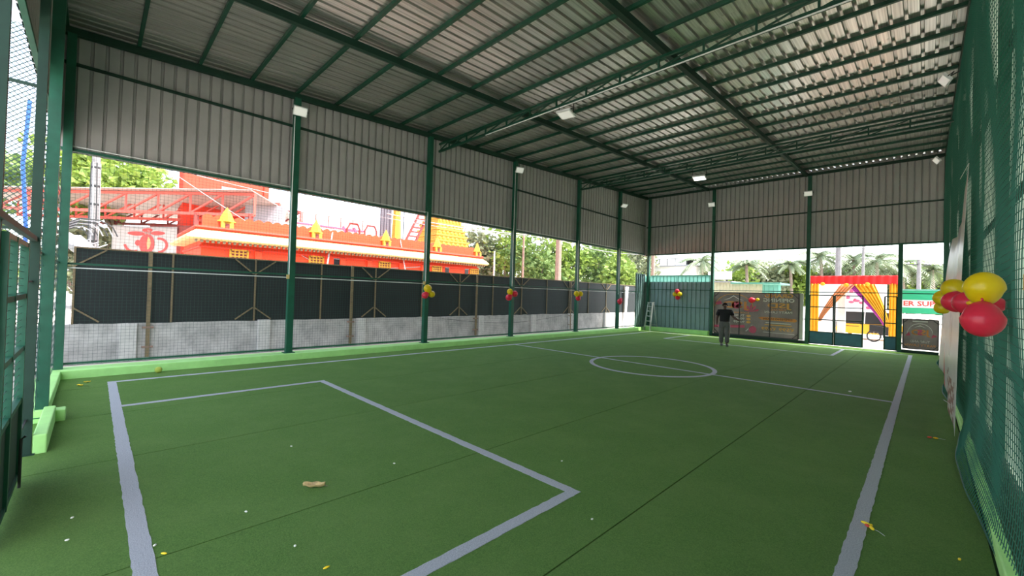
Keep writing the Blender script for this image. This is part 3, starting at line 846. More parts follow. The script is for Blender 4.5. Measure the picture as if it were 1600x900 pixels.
scrap((-0.30, 4.34, 0), math.radians(-40), [(-0.035, 0.02, 0.032, 0.012, 0.5, 'scrap_yellow'), (0.0, 0.0, 0.022, 0.014, 0, 'scrap_red'), (0.035, 0.0, 0.030, 0.013, -0.4, 'scrap_yellow'), (-0.005, 0.03, 0.018, 0.008, 1.4, 'scrap_yellow')], 'burst yellow and red balloon scraps on the right touchline')
scrap((0.09, 7.88, 0), math.radians(20), [(-0.03, 0.0, 0.03, 0.02, 0.4, 'scrap_red'), (0.03, 0.0, 0.028, 0.016, 0, 'balloon_knot')], 'burst red balloon scrap with string at the foot of the white banner')
bits = [(-2.626, 1.076, 'y'), (0.19, 4.28, 'y'), (-4.89, 1.573, 'w'), (-3.76, 2.18, 'w'), (-2.987, 1.008, 'w'), (-2.685, 3.52, 'w'), (-1.825, 2.80, 'w'), (-1.042, 10.66, 'W'), (-3.605, 0.338, 'w'), (-3.457, 0.371, 'y'), (-3.69, 0.88, 'w'), (-4.417, -0.06, 'w'), (-4.056, -0.074, 'w')]
where = ['beside the curled dry leaf, towards the bottom edge', 'at the foot of the right net', 'left of the curled dry leaf', 'right of the curled dry leaf', 'below the curled dry leaf', 'outside the corner of the penalty box', 'on the dark seam right of the penalty box',
         'near the right end of the halfway line', 'beside the seam near the goal line', 'just below the seam by the goal line', 'on the seam under the curled leaf', 'in the shade at lower left, farther one', 'in the shade at lower left, nearer one']
for (x, y, k), s in zip(bits, where):
    L = 0.022 if k != 'W' else 0.07
    X = Matrix.Translation((x, y, 0)) @ Matrix.Rotation(rnd.uniform(0, 3), 4, 'Z')
    o = MB(X).ell((0, 0, 0.006), (L * (0.6 if k == 'w' else 1.0), L * 0.4, 0.006), 8, 5).build('paper_scrap', 'scrap_yellow' if k == 'y' else 'scrap_white', smooth=True)
    tag(o, 'tiny %s scrap %s' % ('yellow' if k == 'y' else 'white', s), 'scrap', 'scraps on the turf')

# ================================================================ WHITE BANNER ON THE RIGHT NET
bw = thing('flex_banner', 'crumpled white printed banner hanging askew from the right net', 'banner', (0.3, 10, 0.1))
def bfn(u, v):
    # u from near edge to far edge, v from bottom to top
    y = 8.15 + 4.0 * u - 0.35 * (1 - v) * (1 - u)
    top = 3.66 - 0.75 * math.sin(min(1, u * 1.5) * PI / 2) ** 0.7 + 0.15 * u
    bot = 0.10 + 0.42 * u
    z = bot + (top - bot) * v
    x = 0.385 - 0.10 * (1 - v) - 0.055 * math.sin(PI * v) * (0.35 + 0.65 * u) - 0.04 * u * (1 - v)
    x += 0.022 * math.sin(u * 17 + v * 3) * (0.4 + 0.6 * u) - 0.02 * math.sin(u * 7 - v * 5) * u
    return (min(x, net_x(y, z) - 0.012), y, z)
def bmf(u, v):
    if v < 0.18 and 0.1 < u < 0.5: return 2 if (u * 9 + v * 21) % 1.0 < 0.6 else 0
    if v < 0.22 and 0.6 < u < 0.88: return 1
    if 0.30 < u < 0.45 and v > 0.25: return 3  # grey stripe reflection on the flex, painted as a colour band
    return 0
b = MB().grid(bfn, 56, 40, bmf).build('cloth', ['flex_white', 'banner_red', 'flex_brown', 'flex_reflection'], bw, smooth=True)
sm = b.modifiers.new('thick', 'SOLIDIFY'); sm.thickness = 0.002
MB().tube([(0.385, 8.15, 3.66), (0.37, 8.8, 3.70), (0.40, 10.6, 3.98)], 0.004, 5).build('tie_rope', 'rope_white', bw)
MB().tube([(0.20, 8.6, 0.42), (0.27, 7.9, 0.46)], 0.003, 5).build('tie_rope', 'rope_white', bw)

# ================================================================ FAR END: BANNERS AND GATE
def frame_bars(t, x0, x1, z0, z1, y, mids, d=0.03, corner=0.22):
    for x in [x0, x1] + mids: MB().box(x - d / 2, x + d / 2, y - d / 2, y + d / 2, z0, z1).build('upright', 'dark_metal', t)
    for z in (z0, z1): MB().box(x0, x1, y - d / 2, y + d / 2, z - d / 2, z + d / 2).build('cross_bar', 'dark_metal', t)
    for sx, x in ((1, x0), (-1, x1)):
        for sz, z in ((1, z0), (-1, z1)):
            MB().bar((x + sx * corner, y - 0.02, z), (x, y - 0.02, z + sz * corner), d * 0.8).build('corner_brace', 'dark_metal', t)
YB = YF + 0.10
t = thing('banner_stand', 'black metal frame with corner braces holding the grand opening banner', 'frame', (-5.55, YB - 0.04, 0.12))
frame_bars(t, -7.30, -3.86, 0.14, 2.10, YB - 0.04, [-6.18, -4.93])
bn = thing('grand_opening_banner', 'dark grand opening banner seen from behind, lettering reversed', 'banner', (-5.55, YB, 0.12))
MB().box(-7.34, -3.70, YB, YB + 0.008, 0.13, 2.12).build('cloth', 'banner_dark', bn)
MB().box(-3.82, -3.70, YB - 0.004, YB + 0.012, 0.13, 2.12).build('edge_strip', 'banner_white', bn)
yl = YB - 0.006
def disc(c, rx, rzz, m, parent, name='print', n=24, r_in=None, a0=0, a1=2 * PI):
    mb = MB(); vs = []; fs = []
    for i in range(n + 1):
        a = a0 + (a1 - a0) * i / n
        for k in ((r_in or 0.0), 1.0):
            vs.append((c[0] + rx * k * math.cos(a), c[1], c[2] + rzz * k * math.sin(a)))
    for i in range(n): fs.append((2 * i, 2 * i + 1, 2 * i + 3, 2 * i + 2))
    o = mb.add(vs, fs).build(name, m, parent)
    o.modifiers.new('thick', 'SOLIDIFY').thickness = 0.004
    return o
def poly(pts, y, m, parent, name='print', d=0.004):
    return MB().extr(pts, d, lambda u, v, w_: (u, y + w_, v)).build(name, m, parent)
# right hand column of the banner (reversed lettering)
lettering('GRAND', 0.24, (-4.62, yl, 1.985), 'banner_gold', bn, width=1.10, bold=0.006)
lettering('OPENING', 0.22, (-4.62, yl, 1.785), 'banner_white', bn, width=1.20, bold=0.006)
lettering('JSD', 0.30, (-4.62, yl, 1.545), 'banner_gold', bn, width=0.92, bold=0.008)
lettering('TURF AND', 0.12, (-4.62, yl, 1.365), 'banner_orange', bn, width=0.62)
lettering('PARTY LAWN', 0.15, (-4.62, yl, 1.255), 'banner_white', bn, width=1.05)
poly([(-5.28, 1.03), (-5.40, 0.98), (-5.30, 0.93), (-5.28, 0.90), (-3.98, 0.86), (-3.90, 0.93), (-3.98, 1.00)], yl, 'banner_orange', bn, 'ribbon')
lettering('OPENING SOON', 0.12, (-4.64, yl - 0.006, 0.952), 'car_black', bn, width=1.12)
poly([(-5.10, 0.76), (-4.14, 0.75), (-4.14, 0.785), (-5.10, 0.795)], yl, 'banner_white', bn, 'text_bar')
poly([(-5.14, 0.67), (-4.10, 0.66), (-4.10, 0.70), (-5.14, 0.71)], yl, 'banner_gold', bn, 'text_bar')
lettering('₹599', 0.20, (-4.30, yl, 0.50), 'banner_gold', bn, width=0.56, bold=0.004)
lettering('₹699', 0.20, (-4.98, yl, 0.50), 'banner_gold', bn, width=0.56, bold=0.004)
poly([(-5.20, 0.36), (-4.00, 0.34), (-4.00, 0.32), (-5.20, 0.34)], yl, 'banner_white', bn)
# left hand column: arch, tent roof, big initials, booking list
disc((-6.45, yl, 1.35), 0.86, 0.70, 'banner_gold', bn, 'arch', 32, 0.965, 0.15, PI - 0.1)
lettering('JSD', 0.42, (-6.40, yl, 1.52), 'banner_orange', bn, width=1.15, bold=0.01)
disc((-6.32, yl - 0.004, 1.52), 0.20, 0.17, 'banner_pink', bn, 'flower')
poly([(-6.90, 1.74), (-6.65, 1.80), (-6.45, 1.93), (-6.25, 1.80), (-6.00, 1.74), (-6.25, 1.83), (-6.45, 1.97), (-6.65, 1.83)], yl, 'banner_white', bn, 'tent_roof')
for i in range(5):
    a = PI * (0.12 + 0.19 * i)
    poly([(-5.70, 1.22), (-5.70 + 0.28 * math.cos(a - .18), 1.22 + 0.28 * math.sin(a - .18)), (-5.70 + 0.36 * math.cos(a), 1.22 + 0.36 * math.sin(a)), (-5.70 + 0.28 * math.cos(a + .18), 1.22 + 0.28 * math.sin(a + .18))], yl, 'banner_pink', bn, 'petal')
poly([(-7.30, 1.62), (-7.02, 1.70), (-6.95, 1.55), (-7.22, 1.50)], yl, 'banner_pink', bn, 'flag')
lettering('BOOKING', 0.10, (-6.10, yl, 1.17), 'banner_orange', bn, width=0.62)
for i, s in enumerate(('TURF', '90000', '90909')):
    z = 1.035 - 0.145 * i
    lettering(s, 0.14, (-6.20, yl, z), 'banner_white', bn, width=0.46)
    disc((-5.80, yl, z), 0.09, 0.055, 'banner_gold', bn, 'list_badge')
poly([(-7.30, 0.52), (-5.95, 0.60), (-5.95, 0.48), (-7.30, 0.40)], yl, 'banner_pink', bn, 'stripe')
disc((-5.62, yl, 0.42), 0.16, 0.17, 'banner_pink', bn, 'badge')
poly([(-5.92, 0.33), (-5.64, 0.66), (-5.60, 0.64), (-5.88, 0.31)], yl, 'banner_white', bn, 'bat_shape')
MB().box(-7.30, -3.80, YB + 0.02, YB + 0.03, 2.19, 2.205).build('tie_rope', 'rope_white', bn)

t = thing('banner_stand', 'black metal frame behind the small round-logo banner at right', 'frame', (-0.14, YB - 0.04, 0.1))
frame_bars(t, -0.58, 0.34, 0.16, 1.24, YB - 0.04, [], corner=0.14)
b2 = thing('logo_banner', 'small dark banner with reversed round logo and turf and party lawn', 'banner', (-0.14, YB, 0.15))
MB().box(-0.60, 0.36, YB, YB + 0.008, 0.17, 1.24).build('cloth', 'banner_dark', b2)
disc((-0.13, yl, 0.72), 0.34, 0.38, 'banner_white', b2, 'arch', 32, 0.95, -0.1, PI + 0.1)
lettering('JSD', 0.27, (-0.13, yl, 0.76), 'banner_orange', b2, width=0.50, bold=0.008)
lettering('S', 0.27, (-0.13, yl - 0.004, 0.76), 'banner_pink', b2, width=0.14, bold=0.01)
poly([(-0.30, 0.93), (-0.13, 1.03), (0.04, 0.93), (-0.13, 1.00)], yl, 'banner_white', b2, 'tent_roof')
poly([(-0.52, 0.62), (-0.42, 0.78), (-0.38, 0.64)], yl, 'banner_pink', b2, 'petal')
poly([(0.16, 0.58), (0.32, 0.66), (0.20, 0.72)], yl, 'banner_pink', b2, 'petal')
poly([(-0.33, 1.15), (0.07, 1.15), (0.07, 1.19), (-0.33, 1.19)], yl, 'banner_white', b2, 'text_bar')
lettering('TURF AND', 0.12, (-0.13, yl, 0.43), 'banner_white', b2, width=0.52)
lettering('PARTY LAWN', 0.13, (-0.13, yl, 0.29), 'banner_orange', b2, width=0.80)

def gate_leaf(label, x0, x1, y, panel=0.54, top=2.06):
    t = thing('gate_leaf', label, 'gate', ((x0 + x1) / 2, y, 0.03), 'blue panelled far gate leaves')
    for x in (x0, x1): MB().box(x - 0.022, x + 0.022, y - 0.02, y + 0.02, 0.03, top).build('stile', 'dark_green_steel', t)
    for z in (top, 1.57, 1.05, panel, 0.05): MB().box(x0, x1, y - 0.018, y + 0.018, z - 0.018, z + 0.018).build('cross_bar', 'dark_green_steel', t)
    MB().box(x0 + 0.02, x1 - 0.02, y - 0.008, y + 0.008, 0.05, panel).build('lower_panel', 'gate_blue', t)
    return t
gate_leaf('left leaf of far gate with blue lower panel, beside grand opening banner', -3.46, -2.66, YF)
gl = gate_leaf('middle leaf of far gate with blue lower panel, beside the open gap', -2.61, -1.74, YF)
MB().box(-1.80, -1.76, YF - 0.06, YF - 0.02, 0.95, 1.0).build('latch', 'dark_metal', gl)
gate_leaf('narrow right leaf of far gate, right of the open gap', -1.10, -0.76, YF + 0.02)

# ================================================================ OUTSIDE LEFT: LOW WALL AND PANEL FENCE
XW = -12.8
lw = thing('boundary_wall', 'low rough grey concrete wall outside the left net', 'wall', (XW - 0.1, 11.5, -0.06))
ys = [-3.0, 0.58, 3.30, 6.05, 8.58, 11.10, 14.30, 17.10, 20.4, 24.2, 27.0]
def rough_block(y0, y1, x0, x1, z1):
    n = max(3, int((y1 - y0) / 0.25)); vs = []; fs = []
    for i in range(n + 1):
        y = y0 + (y1 - y0) * i / n; z = z1 + rnd.uniform(-0.02, 0.015)
        vs += [(x0, y, -0.06), (x1 + rnd.uniform(-.006, .006), y, -0.06), (x1 + rnd.uniform(-.008, .008), y, z), (x0, y, z + rnd.uniform(-.01, .01))]
    for i in range(n):
        a = 4 * i
        fs += [(a + 1, a + 5, a + 6, a + 2), (a + 2, a + 6, a + 7, a + 3), (a + 3, a + 7, a + 4, a)]
    fs += [(0, 1, 2, 3), (4 * n + 3, 4 * n + 2, 4 * n + 1, 4 * n)]
    return MB().add(vs, fs)
for a, b in zip(ys, ys[1:]):
    rough_block(a + 0.002, b - 0.002, XW - 0.22, XW - 0.02, 0.80).build('wall_panel', 'concrete', lw)
for y in ys[1:-1]:
    MB().box(XW - 0.24, XW + 0.07, y - 0.14, y + 0.14, -0.06, 0.79 + rnd.uniform(-0.02, 0.03)).build('pilaster', 'concrete_light', lw)

fe = thing('panel_fence', 'tall dark sheet fence with rusty frames standing on low wall', 'fence', (XW, 11, 0.8))
st = [-0.32, 1.31, 3.05, 4.78, 6.51, 8.30, 10.0, 11.75, 13.5, 15.25, 17.0, 18.7, 20.46, 22.4, 24.2, 26.0]
for i, (a, b) in enumerate(zip(st, st[1:])):
    p = MB().box(XW - 0.055, XW - 0.045, a - 0.0, b - 0.0, 0.79, 2.44).build('sheet_panel', 'fence_sheet', fe)
    MB().box(XW - 0.044, XW - 0.010, a, a + 0.035, 0.80, 2.45).build('frame_stile', 'rust_frame', p)
    if i % 2 == 0:
        MB().bar((XW - 0.03, a + 0.02, 2.05), (XW - 0.03, a + 0.5, 2.42), 0.03).build('brace', 'rust_frame', p)
        MB().bar((XW - 0.03, a + 0.02, 1.15), (XW - 0.03, a + 0.42, 0.84), 0.03).build('brace', 'rust_frame', p)
    else:
        MB().bar((XW - 0.03, b - 0.02, 2.05), (XW - 0.03, b - 0.45, 2.42), 0.03).build('brace', 'rust_frame', p)
        MB().bar((XW - 0.03, b - 0.02, 1.15), (XW - 0.03, b - 0.42, 0.84), 0.03).build('brace', 'rust_frame', p)
MB().box(XW - 0.05, XW - 0.02, st[0], st[-1], 2.43, 2.46).build('top_rail', 'rust_frame', fe)
for y in (0.91, 5.70, 10.81, 17.05):
    q = MB().box(XW + 0.035, XW + 0.085, y - 0.035, y + 0.035, 0.02, 2.46).build('support_pole', 'rust_frame', fe)
    for z in (0.25, 0.70):
        MB().box(XW - 0.0, XW + 0.095, y - 0.10, y + 0.10, z - 0.02, z + 0.02).build('clamp', 'brown_pole', q)
o = MB().extr([(23.2, 2.35), (23.55, 2.35), (23.30, 0.0), (23.22, 0.0)], 0.05, lambda u, v, w_: (XW + 0.1 + w_, u - 0.9, v)).build('white_fin', 'white_wall')
tag(o, 'white tapered board leaning by the far end of the dark fence', 'board')
o = MB().tube([(XW + 0.02, 9.2 + 0.45 * i, 0.72 - 0.25 * math.sin(PI * i / 16)) for i in range(17)], 0.007, 5).build('slack_cable', 'wire_dark'); tag(o, 'dark slack cable drooping along the low concrete wall', 'cable')

# ================================================================ TEMPLE
XT = -19.0
te = thing('temple', 'orange temple with cream cornice and yellow spires beyond dark fence', 'temple', (XT - 2, 9.5, -0.06))
MB().box(XT - 4.2, XT, 2.75, 16.1, -0.06, 3.45).build('wall', 'orange', te)
def cornice(z0, zprof, m, name, inset=0.0):
    # moulding swept round front and both ends
    mb = MB(); vs = []; fs = []
    path = [(XT - 4.2, 2.75, 0, -1), (XT, 2.75, 1, -1), (XT, 16.1, 1, 1), (XT - 4.2, 16.1, 0, 1)]
    n = len(zprof)
    for x, y, sx, sy in path:
        for o_, z in zprof: vs.append((x + sx * o_, y + sy * o_, z0 + z))
    for i in range(3):
        for j in range(n - 1): fs.append((i * n + j, (i + 1) * n + j, (i + 1) * n + j + 1, i * n + j + 1))
    return mb.add(vs, fs).build(name, m, te)
cornice(3.36, [(0, 0), (0.42, 0.0), (0.50, 0.05), (0.48, 0.12), (0.36, 0.26), (0.16, 0.40), (0.0, 0.42)], 'cream', 'cornice')
cornice(3.76, [(0, 0), (0.22, 0), (0.26, 0.06), (0.22, 0.13), (0, 0.15)], 'red_orange', 'band')
cornice(3.10, [(0, 0), (0.05, 0), (0.07, 0.05), (0.05, 0.10), (0, 0.1)], 'red_orange', 'string_course')
mb = MB()
y = 2.5
while y < 16.4:
    mb.box(XT + 0.30, XT + 0.40, y, y + 0.08, 3.26, 3.37); y += 0.17
c = mb.build('dentil_row', 'rust_frame', te); c['kind'] = 'stuff'
outl = [(2.75, 3.88)]
k = 0
y = 16.1
prof = []
nsc = 40
for i in range(nsc):
    a = 2.75 + (16.1 - 2.75) * i / nsc; b = 2.75 + (16.1 - 2.75) * (i + 1) / nsc
    for q in range(5):
        f = q / 5; prof.append((a + (b - a) * f, 4.26 + 0.10 * math.sin(PI * f)))
prof.append((16.1, 4.26))
poly_p = [(2.75, 3.88)] + prof + [(16.1, 3.88)]
MB().extr(poly_p[::-1], -0.18, lambda u, v, w_: (XT + 0.06 + w_, u, v)).build('parapet', 'orange', te)
def spire(y):
    b = MB()
    b.box(XT - 0.10, XT + 0.22, y - 0.20, y + 0.20, 3.86, 4.12)
    p = b.build('spire', 'yellow_stucco', te)
    MB().lathe((XT + 0.06, y, 4.12), [(0.30, 0), (0.30, 0.04), (0.24, 0.06), (0.19, 0.22), (0.14, 0.34), (0.07, 0.46), (0.05, 0.50), (0.0, 0.58)], 4).build('spire_cap', 'yellow_stucco', p)
    MB().box(XT + 0.222, XT + 0.235, y - 0.07, y + 0.07, 3.90, 4.05).build('niche', 'shed_dark_red', p)
for y in (3.50, 6.78, 10.10, 13.15, 16.0): spire(y)
def lattice(y, z0=2.72, z1=3.10, hw=0.30):
    p = MB().box(XT - 0.02, XT + 0.03, y - hw, y + hw, z0, z1).build('lattice_window', 'shed_dark_red', te)
    for a, b, c_, d in ((y - hw, y + hw, z0 - .02, z0 + .04), (y - hw, y + hw, z1 - .04, z1 + .02), (y - hw - .02, y - hw + .05, z0, z1), (y + hw - .05, y + hw + .02, z0, z1)):
        MB().box(XT + 0.0, XT + 0.06, a, b, c_, d).build('frame_bar', 'yellow_stucco', p)
    for i in (-1, 0, 1):
        MB().box(XT + 0.02, XT + 0.05, y + i * 0.14 - 0.025, y + i * 0.14 + 0.025, z0, z1).build('lattice_bar', 'yellow_stucco', p)
    for z in (z0 + 0.13, z0 + 0.25):
        MB().box(XT + 0.02, XT + 0.052, y - hw, y + hw, z - 0.02, z + 0.02).build('lattice_bar', 'yellow_stucco', p)
for y in (3.95, 6.85, 10.1, 13.2, 15.85): lattice(y)
for y in (7.75, 13.9, 15.3):
    p = MB().box(XT - 0.02, XT + 0.012, y - 0.13, y + 0.13, 2.75, 3.05).build('window', 'window_dark', te)
    MB().box(XT + 0.012, XT + 0.03, y - 0.15, y + 0.15, 3.04, 3.08).build('window_head', 'grey_wall', p)
for y in (5.2, 8.5, 11.65, 14.6):
    MB().extr([(y - 0.35, 2.45), (y + 0.35, 2.45), (y + 0.2, 2.58), (y, 2.74), (y - 0.2, 2.58)], 0.08, lambda u, v, w_: (XT + w_, u, v)).build('pediment', 'yellow_stucco', te)
for y in (4.6, 8.0, 9.3, 11.0, 12.3): MB().box(XT, XT + 0.10, y - 0.12, y + 0.12, 0, 3.1).build('wall_pier', 'orange', te)

# tall yellow tower
gt = thing('temple_tower', 'tall yellow tiered temple tower rising behind the orange parapet', 'tower', (-26, 18.4, 0))
MB().box(-27.6, -24.4, 16.9, 19.9, -0.06, 4.6).build('base', 'orange', gt)
for k in range(9):
    s = 1.55 - 0.10 * k; z = 4.6 + 0.42 * k
    MB().box(-26 - s, -26 + s, 18.4 - s, 18.4 + s, z, z + 0.30).build('tier', 'yellow_stucco', gt)
    MB().box(-26 - s - 0.07, -26 + s + 0.07, 18.4 - s - 0.07, 18.4 + s + 0.07, z + 0.30, z + 0.42).build('tier_ledge', 'yellow_stucco', gt)
    nn = 7
    for i in range(nn):
        yy = 18.4 - s + 2 * s * (i + 0.5) / nn
        MB().ell((-26 + s, yy, z + 0.15), (0.08, s / nn * 0.7, 0.14), 8, 6).build('figure_niche', 'yellow_stucco', gt)
# red block
rb = thing('red_block', 'tall flat red orange building block behind the shed', 'building', (-35.5, 6, 0))
MB().box(-35, -33, 3.75, 8.42, -0.06, 11.2).build('wall', 'red_orange', rb)
p = MB().box(-33.01, -32.97, 5.75, 7.25, 7.75, 8.2).build('window', 'grey_wall', rb); MB().box(-32.97, -32.95, 6.5, 7.2, 7.8, 8.1).build('pane', 'window_dark', p)
MB().box(-33.0, -32.9, 8.2, 8.5, 6.7, 11.2).build('corner_pier', 'red_orange', rb)
# white building with roof clutter
wb = thing('white_building', 'bright white flat roofed building behind the temple parapet', 'building', (-28, 11, 0))
MB().box(-32, -27.5, 8.7, 13.0, -0.06, 5.75).build('wall', 'white_wall', wb)
MB().box(-32, -27.4, 7.2, 10.2, -0.06, 4.9).build('lower_wall', 'white_wall', wb)
for y in (9.0, 9.8, 10.6, 11.4, 12.2, 12.9): MB().bar((-27.5, y, 5.75), (-27.5, y, 6.35), 0.05).build('railing_post', 'shed_red', wb)
for z in (6.05, 6.35): MB().bar((-27.5, 8.8, z), (-27.5, 13.0, z), 0.04).build('railing_bar', 'shed_red', wb)
MB().bar((-27.45, 8.7, 5.68), (-27.45, 13.0, 5.68), 0.09).build('roof_edge', 'banner_pink', wb)
for y in (7.4, 8.0, 8.6): MB().bar((-27.4, y, 4.9), (-27.4, y, 5.4), 0.05).build('railing_post', 'grey_wall', wb)
MB().bar((-27.4, 7.2, 5.4), (-27.4, 8.7, 5.4), 0.05).build('railing_bar', 'grey_wall', wb)
gs = MB(); 
o = thing('corrugated_screen', 'narrow grey corrugated screen standing behind the temple parapet', 'screen', (-24, 12.75, 3.8))
sheet_wall(o, 'sheet', 'screen_grey', (-24, 12.35, 0), (-24, 13.12, 0), -0.06, 8.4, (1, 0, 0), step=0.4)
o = MB().lathe((-24, 13.50, -0.06), [(0.42, 0), (0.42, 4.3), (0.34, 4.7), (0.30, 5.2), (0.24, 6.8), (0.16, 8.0), (0.05, 8.6)], 8).build('yellow_column', 'yellow_stucco'); tag(o, 'pale yellow tapering column beside the grey corrugated screen', 'column')
def steel_ladder(label, a, b, half, n, m, group='red steel roof ladders'):
    a = Vector(a); b = Vector(b); t = thing('roof_ladder', label, 'ladder', a, group); hv = Vector((0, half, 0))
    for s in (-1, 1): MB().bar(a + hv * s, b + hv * s, 0.11).build('rail', m, t)
    for i in range(1, n):
        q = a + (b - a) * (i / n); MB().bar(q - hv, q + hv, 0.09).build('rung', m, t)
steel_ladder('dark red steel ladder rising behind the temple parapet, near the tower', (-22, 12.95, 3.9), (-22, 14.6, 7.2), 0.33, 12, 'shed_dark_red')
steel_ladder('pale red steel ladder rising beside the white building', (-22.4, 10.3, 3.9), (-22.4, 9.7, 5.1), 0.30, 6, 'banner_pink')
o = MB().lathe((-22.6, 9.1, 3.9), [(0.35, 0), (0.38, 0.1), (0.38, 0.75), (0.30, 0.9), (0.08, 1.0)], 14).build('water_tank', 'white_wall'); tag(o, 'small white water tank on the temple roof', 'tank')
MB().bar((-22.6, 9.1, -0.06), (-22.6, 9.1, 3.95), 0.5).build('stand', 'white_wall', o)
for (y0, y1, z0, lab) in ((9.6, 10.3, 5.0, 'left'), (10.6, 11.3, 5.0, 'right')):
    t = thing('playground_hoop', 'dark red bent pipe hoop on the roof, %s one of two' % lab, 'hoop', (-22.3, y0, 4.2), 'pipe hoops on the temple roof')
    MB().tube([(-22.3, y0, 4.0), (-22.3, y0, z0), (-22.3, y0 + 0.15, z0 + 0.3), (-22.3, y1 - 0.15, z0 + 0.3), (-22.3, y1, z0), (-22.3, y1, 4.0)], 0.06).build('pipe', 'shed_dark_red', t)
    MB().bar((-22.3, y0, 4.6), (-22.3, y1, 4.6), 0.05).build('cross_pipe', 'shed_dark_red', t)
t = thing('flag_pole', 'thin pole with small red pennant above the temple roof', 'flag', (-21, 12.0, 3.8))
MB().tube([(-21, 12.25, 3.0), (-21, 12.25, 6.7)], 0.03).build('pole', 'wire_dark', t)
MB().extr([(12.25, 6.55), (11.6, 6.35), (12.25, 6.2)], 0.01, lambda u, v, w_: (-21 + w_, u, v)).build('pennant', 'cloth_red', t)

# ================================================================ RED SHED
sh = thing('open_shed', 'long red steel truss shed with grey sheet roof at left', 'shed', (-33, 1, 0))
A = Vector((-39.3, -5.4, 0)); Bv = Vector((-27.5, 6.4, 0)); dv = (Bv - A).normalized(); nv = Vector((-dv.y, dv.x, 0))
def sp(s, d, z): q = A + dv * s + nv * d; return (q.x, q.y, z)
Ls = (Bv - A).length
for d, m in ((0, 'shed_red'), (2.6, 'shed_red'), (5.2, 'shed_dark_red')):
    MB().bar(sp(0, d, 6.72), sp(Ls, d, 7.0), 0.14).build('top_chord', m, sh)
    MB().bar(sp(0, d, 5.78), sp(Ls, d, 5.78), 0.16).build('bottom_chord', m, sh)
    n = 9
    for i in range(n + 1):
        s = Ls * i / n; zt = 6.72 + 0.28 * i / n
        MB().bar(sp(s, d, 5.78), sp(s, d, zt), 0.10).build('vertical_strut', m, sh)
        if i < n: MB().bar(sp(s, d, 5.80), sp(Ls * (i + 1) / n, d, zt), 0.09).build('diagonal_strut', m, sh)
for k in range(16):
    s0, s1 = Ls * k / 16, Ls * (k + 1) / 16
    mb = MB()
    mb.add([sp(s0, -0.4, 6.85 + 0.28 * k / 16), sp(s1, -0.4, 6.85 + 0.28 * (k + 1) / 16), sp(s1, 6.2, 6.35), sp(s0, 6.2, 6.35),
            sp(s0, -0.4, 6.90 + 0.28 * k / 16), sp(s1, -0.4, 6.90 + 0.28 * (k + 1) / 16), sp(s1, 6.2, 6.40), sp(s0, 6.2, 6.40)],
           [(3, 2, 1, 0), (4, 5, 6, 7), (0, 1, 5, 4), (1, 2, 6, 5), (2, 3, 7, 6), (3, 0, 4, 7)]).build('roof_sheet', 'shed_roof', sh)
for s in (0.3, Ls * 0.45, Ls * 0.8, Ls - 0.2):
    for d in (0, 5.2): MB().bar(sp(s, d, -0.06), sp(s, d, 5.8), 0.22).build('column', 'shed_dark_red', sh)
MB().bar(sp(Ls * 0.55, 2.0, 5.0), sp(Ls, 2.0, 5.2), 0.5).build('beam', 'shed_dark_red', sh)
MB().bar(sp(0, 4.0, 4.9), sp(Ls, 4.0, 4.9), 0.15).build('beam', 'shed_dark_red', sh)
o = MB(); q0, q1 = sp(Ls - 2.0, 2.3, 0), sp(Ls + 0.5, 2.3, 0)
o.bar((q0[0], q0[1], 6.0), (q1[0], q1[1], 6.0), 0.1, 1.6).build('end_cladding', 'grey_wall', sh)
t = thing('shed_backwall', 'plain pale wall under the red shed, behind the printed cloth', 'wall', sp(Ls * 0.75, 3.0, 0))
MB().bar(sp(Ls * 0.62, 3.0, 1.9), sp(Ls, 3.0, 1.9), 0.1, 3.9).build('panel', 'grey_wall', t)
# cloth with red print
fl = thing('printed_cloth', 'white cloth with a red painted figure hanging under the shed', 'banner', (-34, 2, 3.4))
Q0 = Vector((-35.4, 0.69, 0)); Q1 = Vector((-32.65, 3.47, 0)); qd = (Q1 - Q0).normalized(); qn = Vector((qd.y, -qd.x, 0))
QL = (Q1 - Q0).length
def fp(u, v, o_=0.0):
    b = Q0 + qd * (u * QL) + qn * (0.05 * math.sin(u * 11) + o_); return (b.x, b.y, 3.35 + 1.84 * v - 0.05 * math.sin(PI * u))
c = MB().grid(fp, 20, 8).build('cloth', 'print_cloth', fl, smooth=True); c.modifiers.new('thick', 'SOLIDIFY').thickness = 0.01
def blob(cx, cz, rx, rz_, a0=0, a1=2 * PI, rin=0.0, m='sign_red', nm2='print'):
    vs = []; fs = []; n = 18
    for i in range(n + 1):
        a = a0 + (a1 - a0) * i / n
        for k in (rin, 1): vs.append(fp(cx + rx * k * math.cos(a), cz + rz_ * k * math.sin(a), 0.03))
    for i in range(n): fs.append((2 * i, 2 * i + 1, 2 * i + 3, 2 * i + 2))
    o = MB().add(vs, fs).build(nm2, m, fl); o.modifiers.new('thick', 'SOLIDIFY').thickness = 0.006
blob(0.55, 0.42, 0.13, 0.34); blob(0.55, 0.80, 0.06, 0.10, m='flex_brown'); blob(0.55, 0.88, 0.09, 0.07)
blob(0.38, 0.76, 0.13, 0.07); blob(0.72, 0.78, 0.11, 0.07)
blob(0.75, 0.38, 0.13, 0.26, -1.6, 1.8, 0.72); blob(0.34, 0.42, 0.14, 0.30, 3.3, 5.2, 0.75); blob(0.40, 0.45, 0.04, 0.10)
blob(0.55, 0.45, 0.07, 0.22, m='cloth_orange')

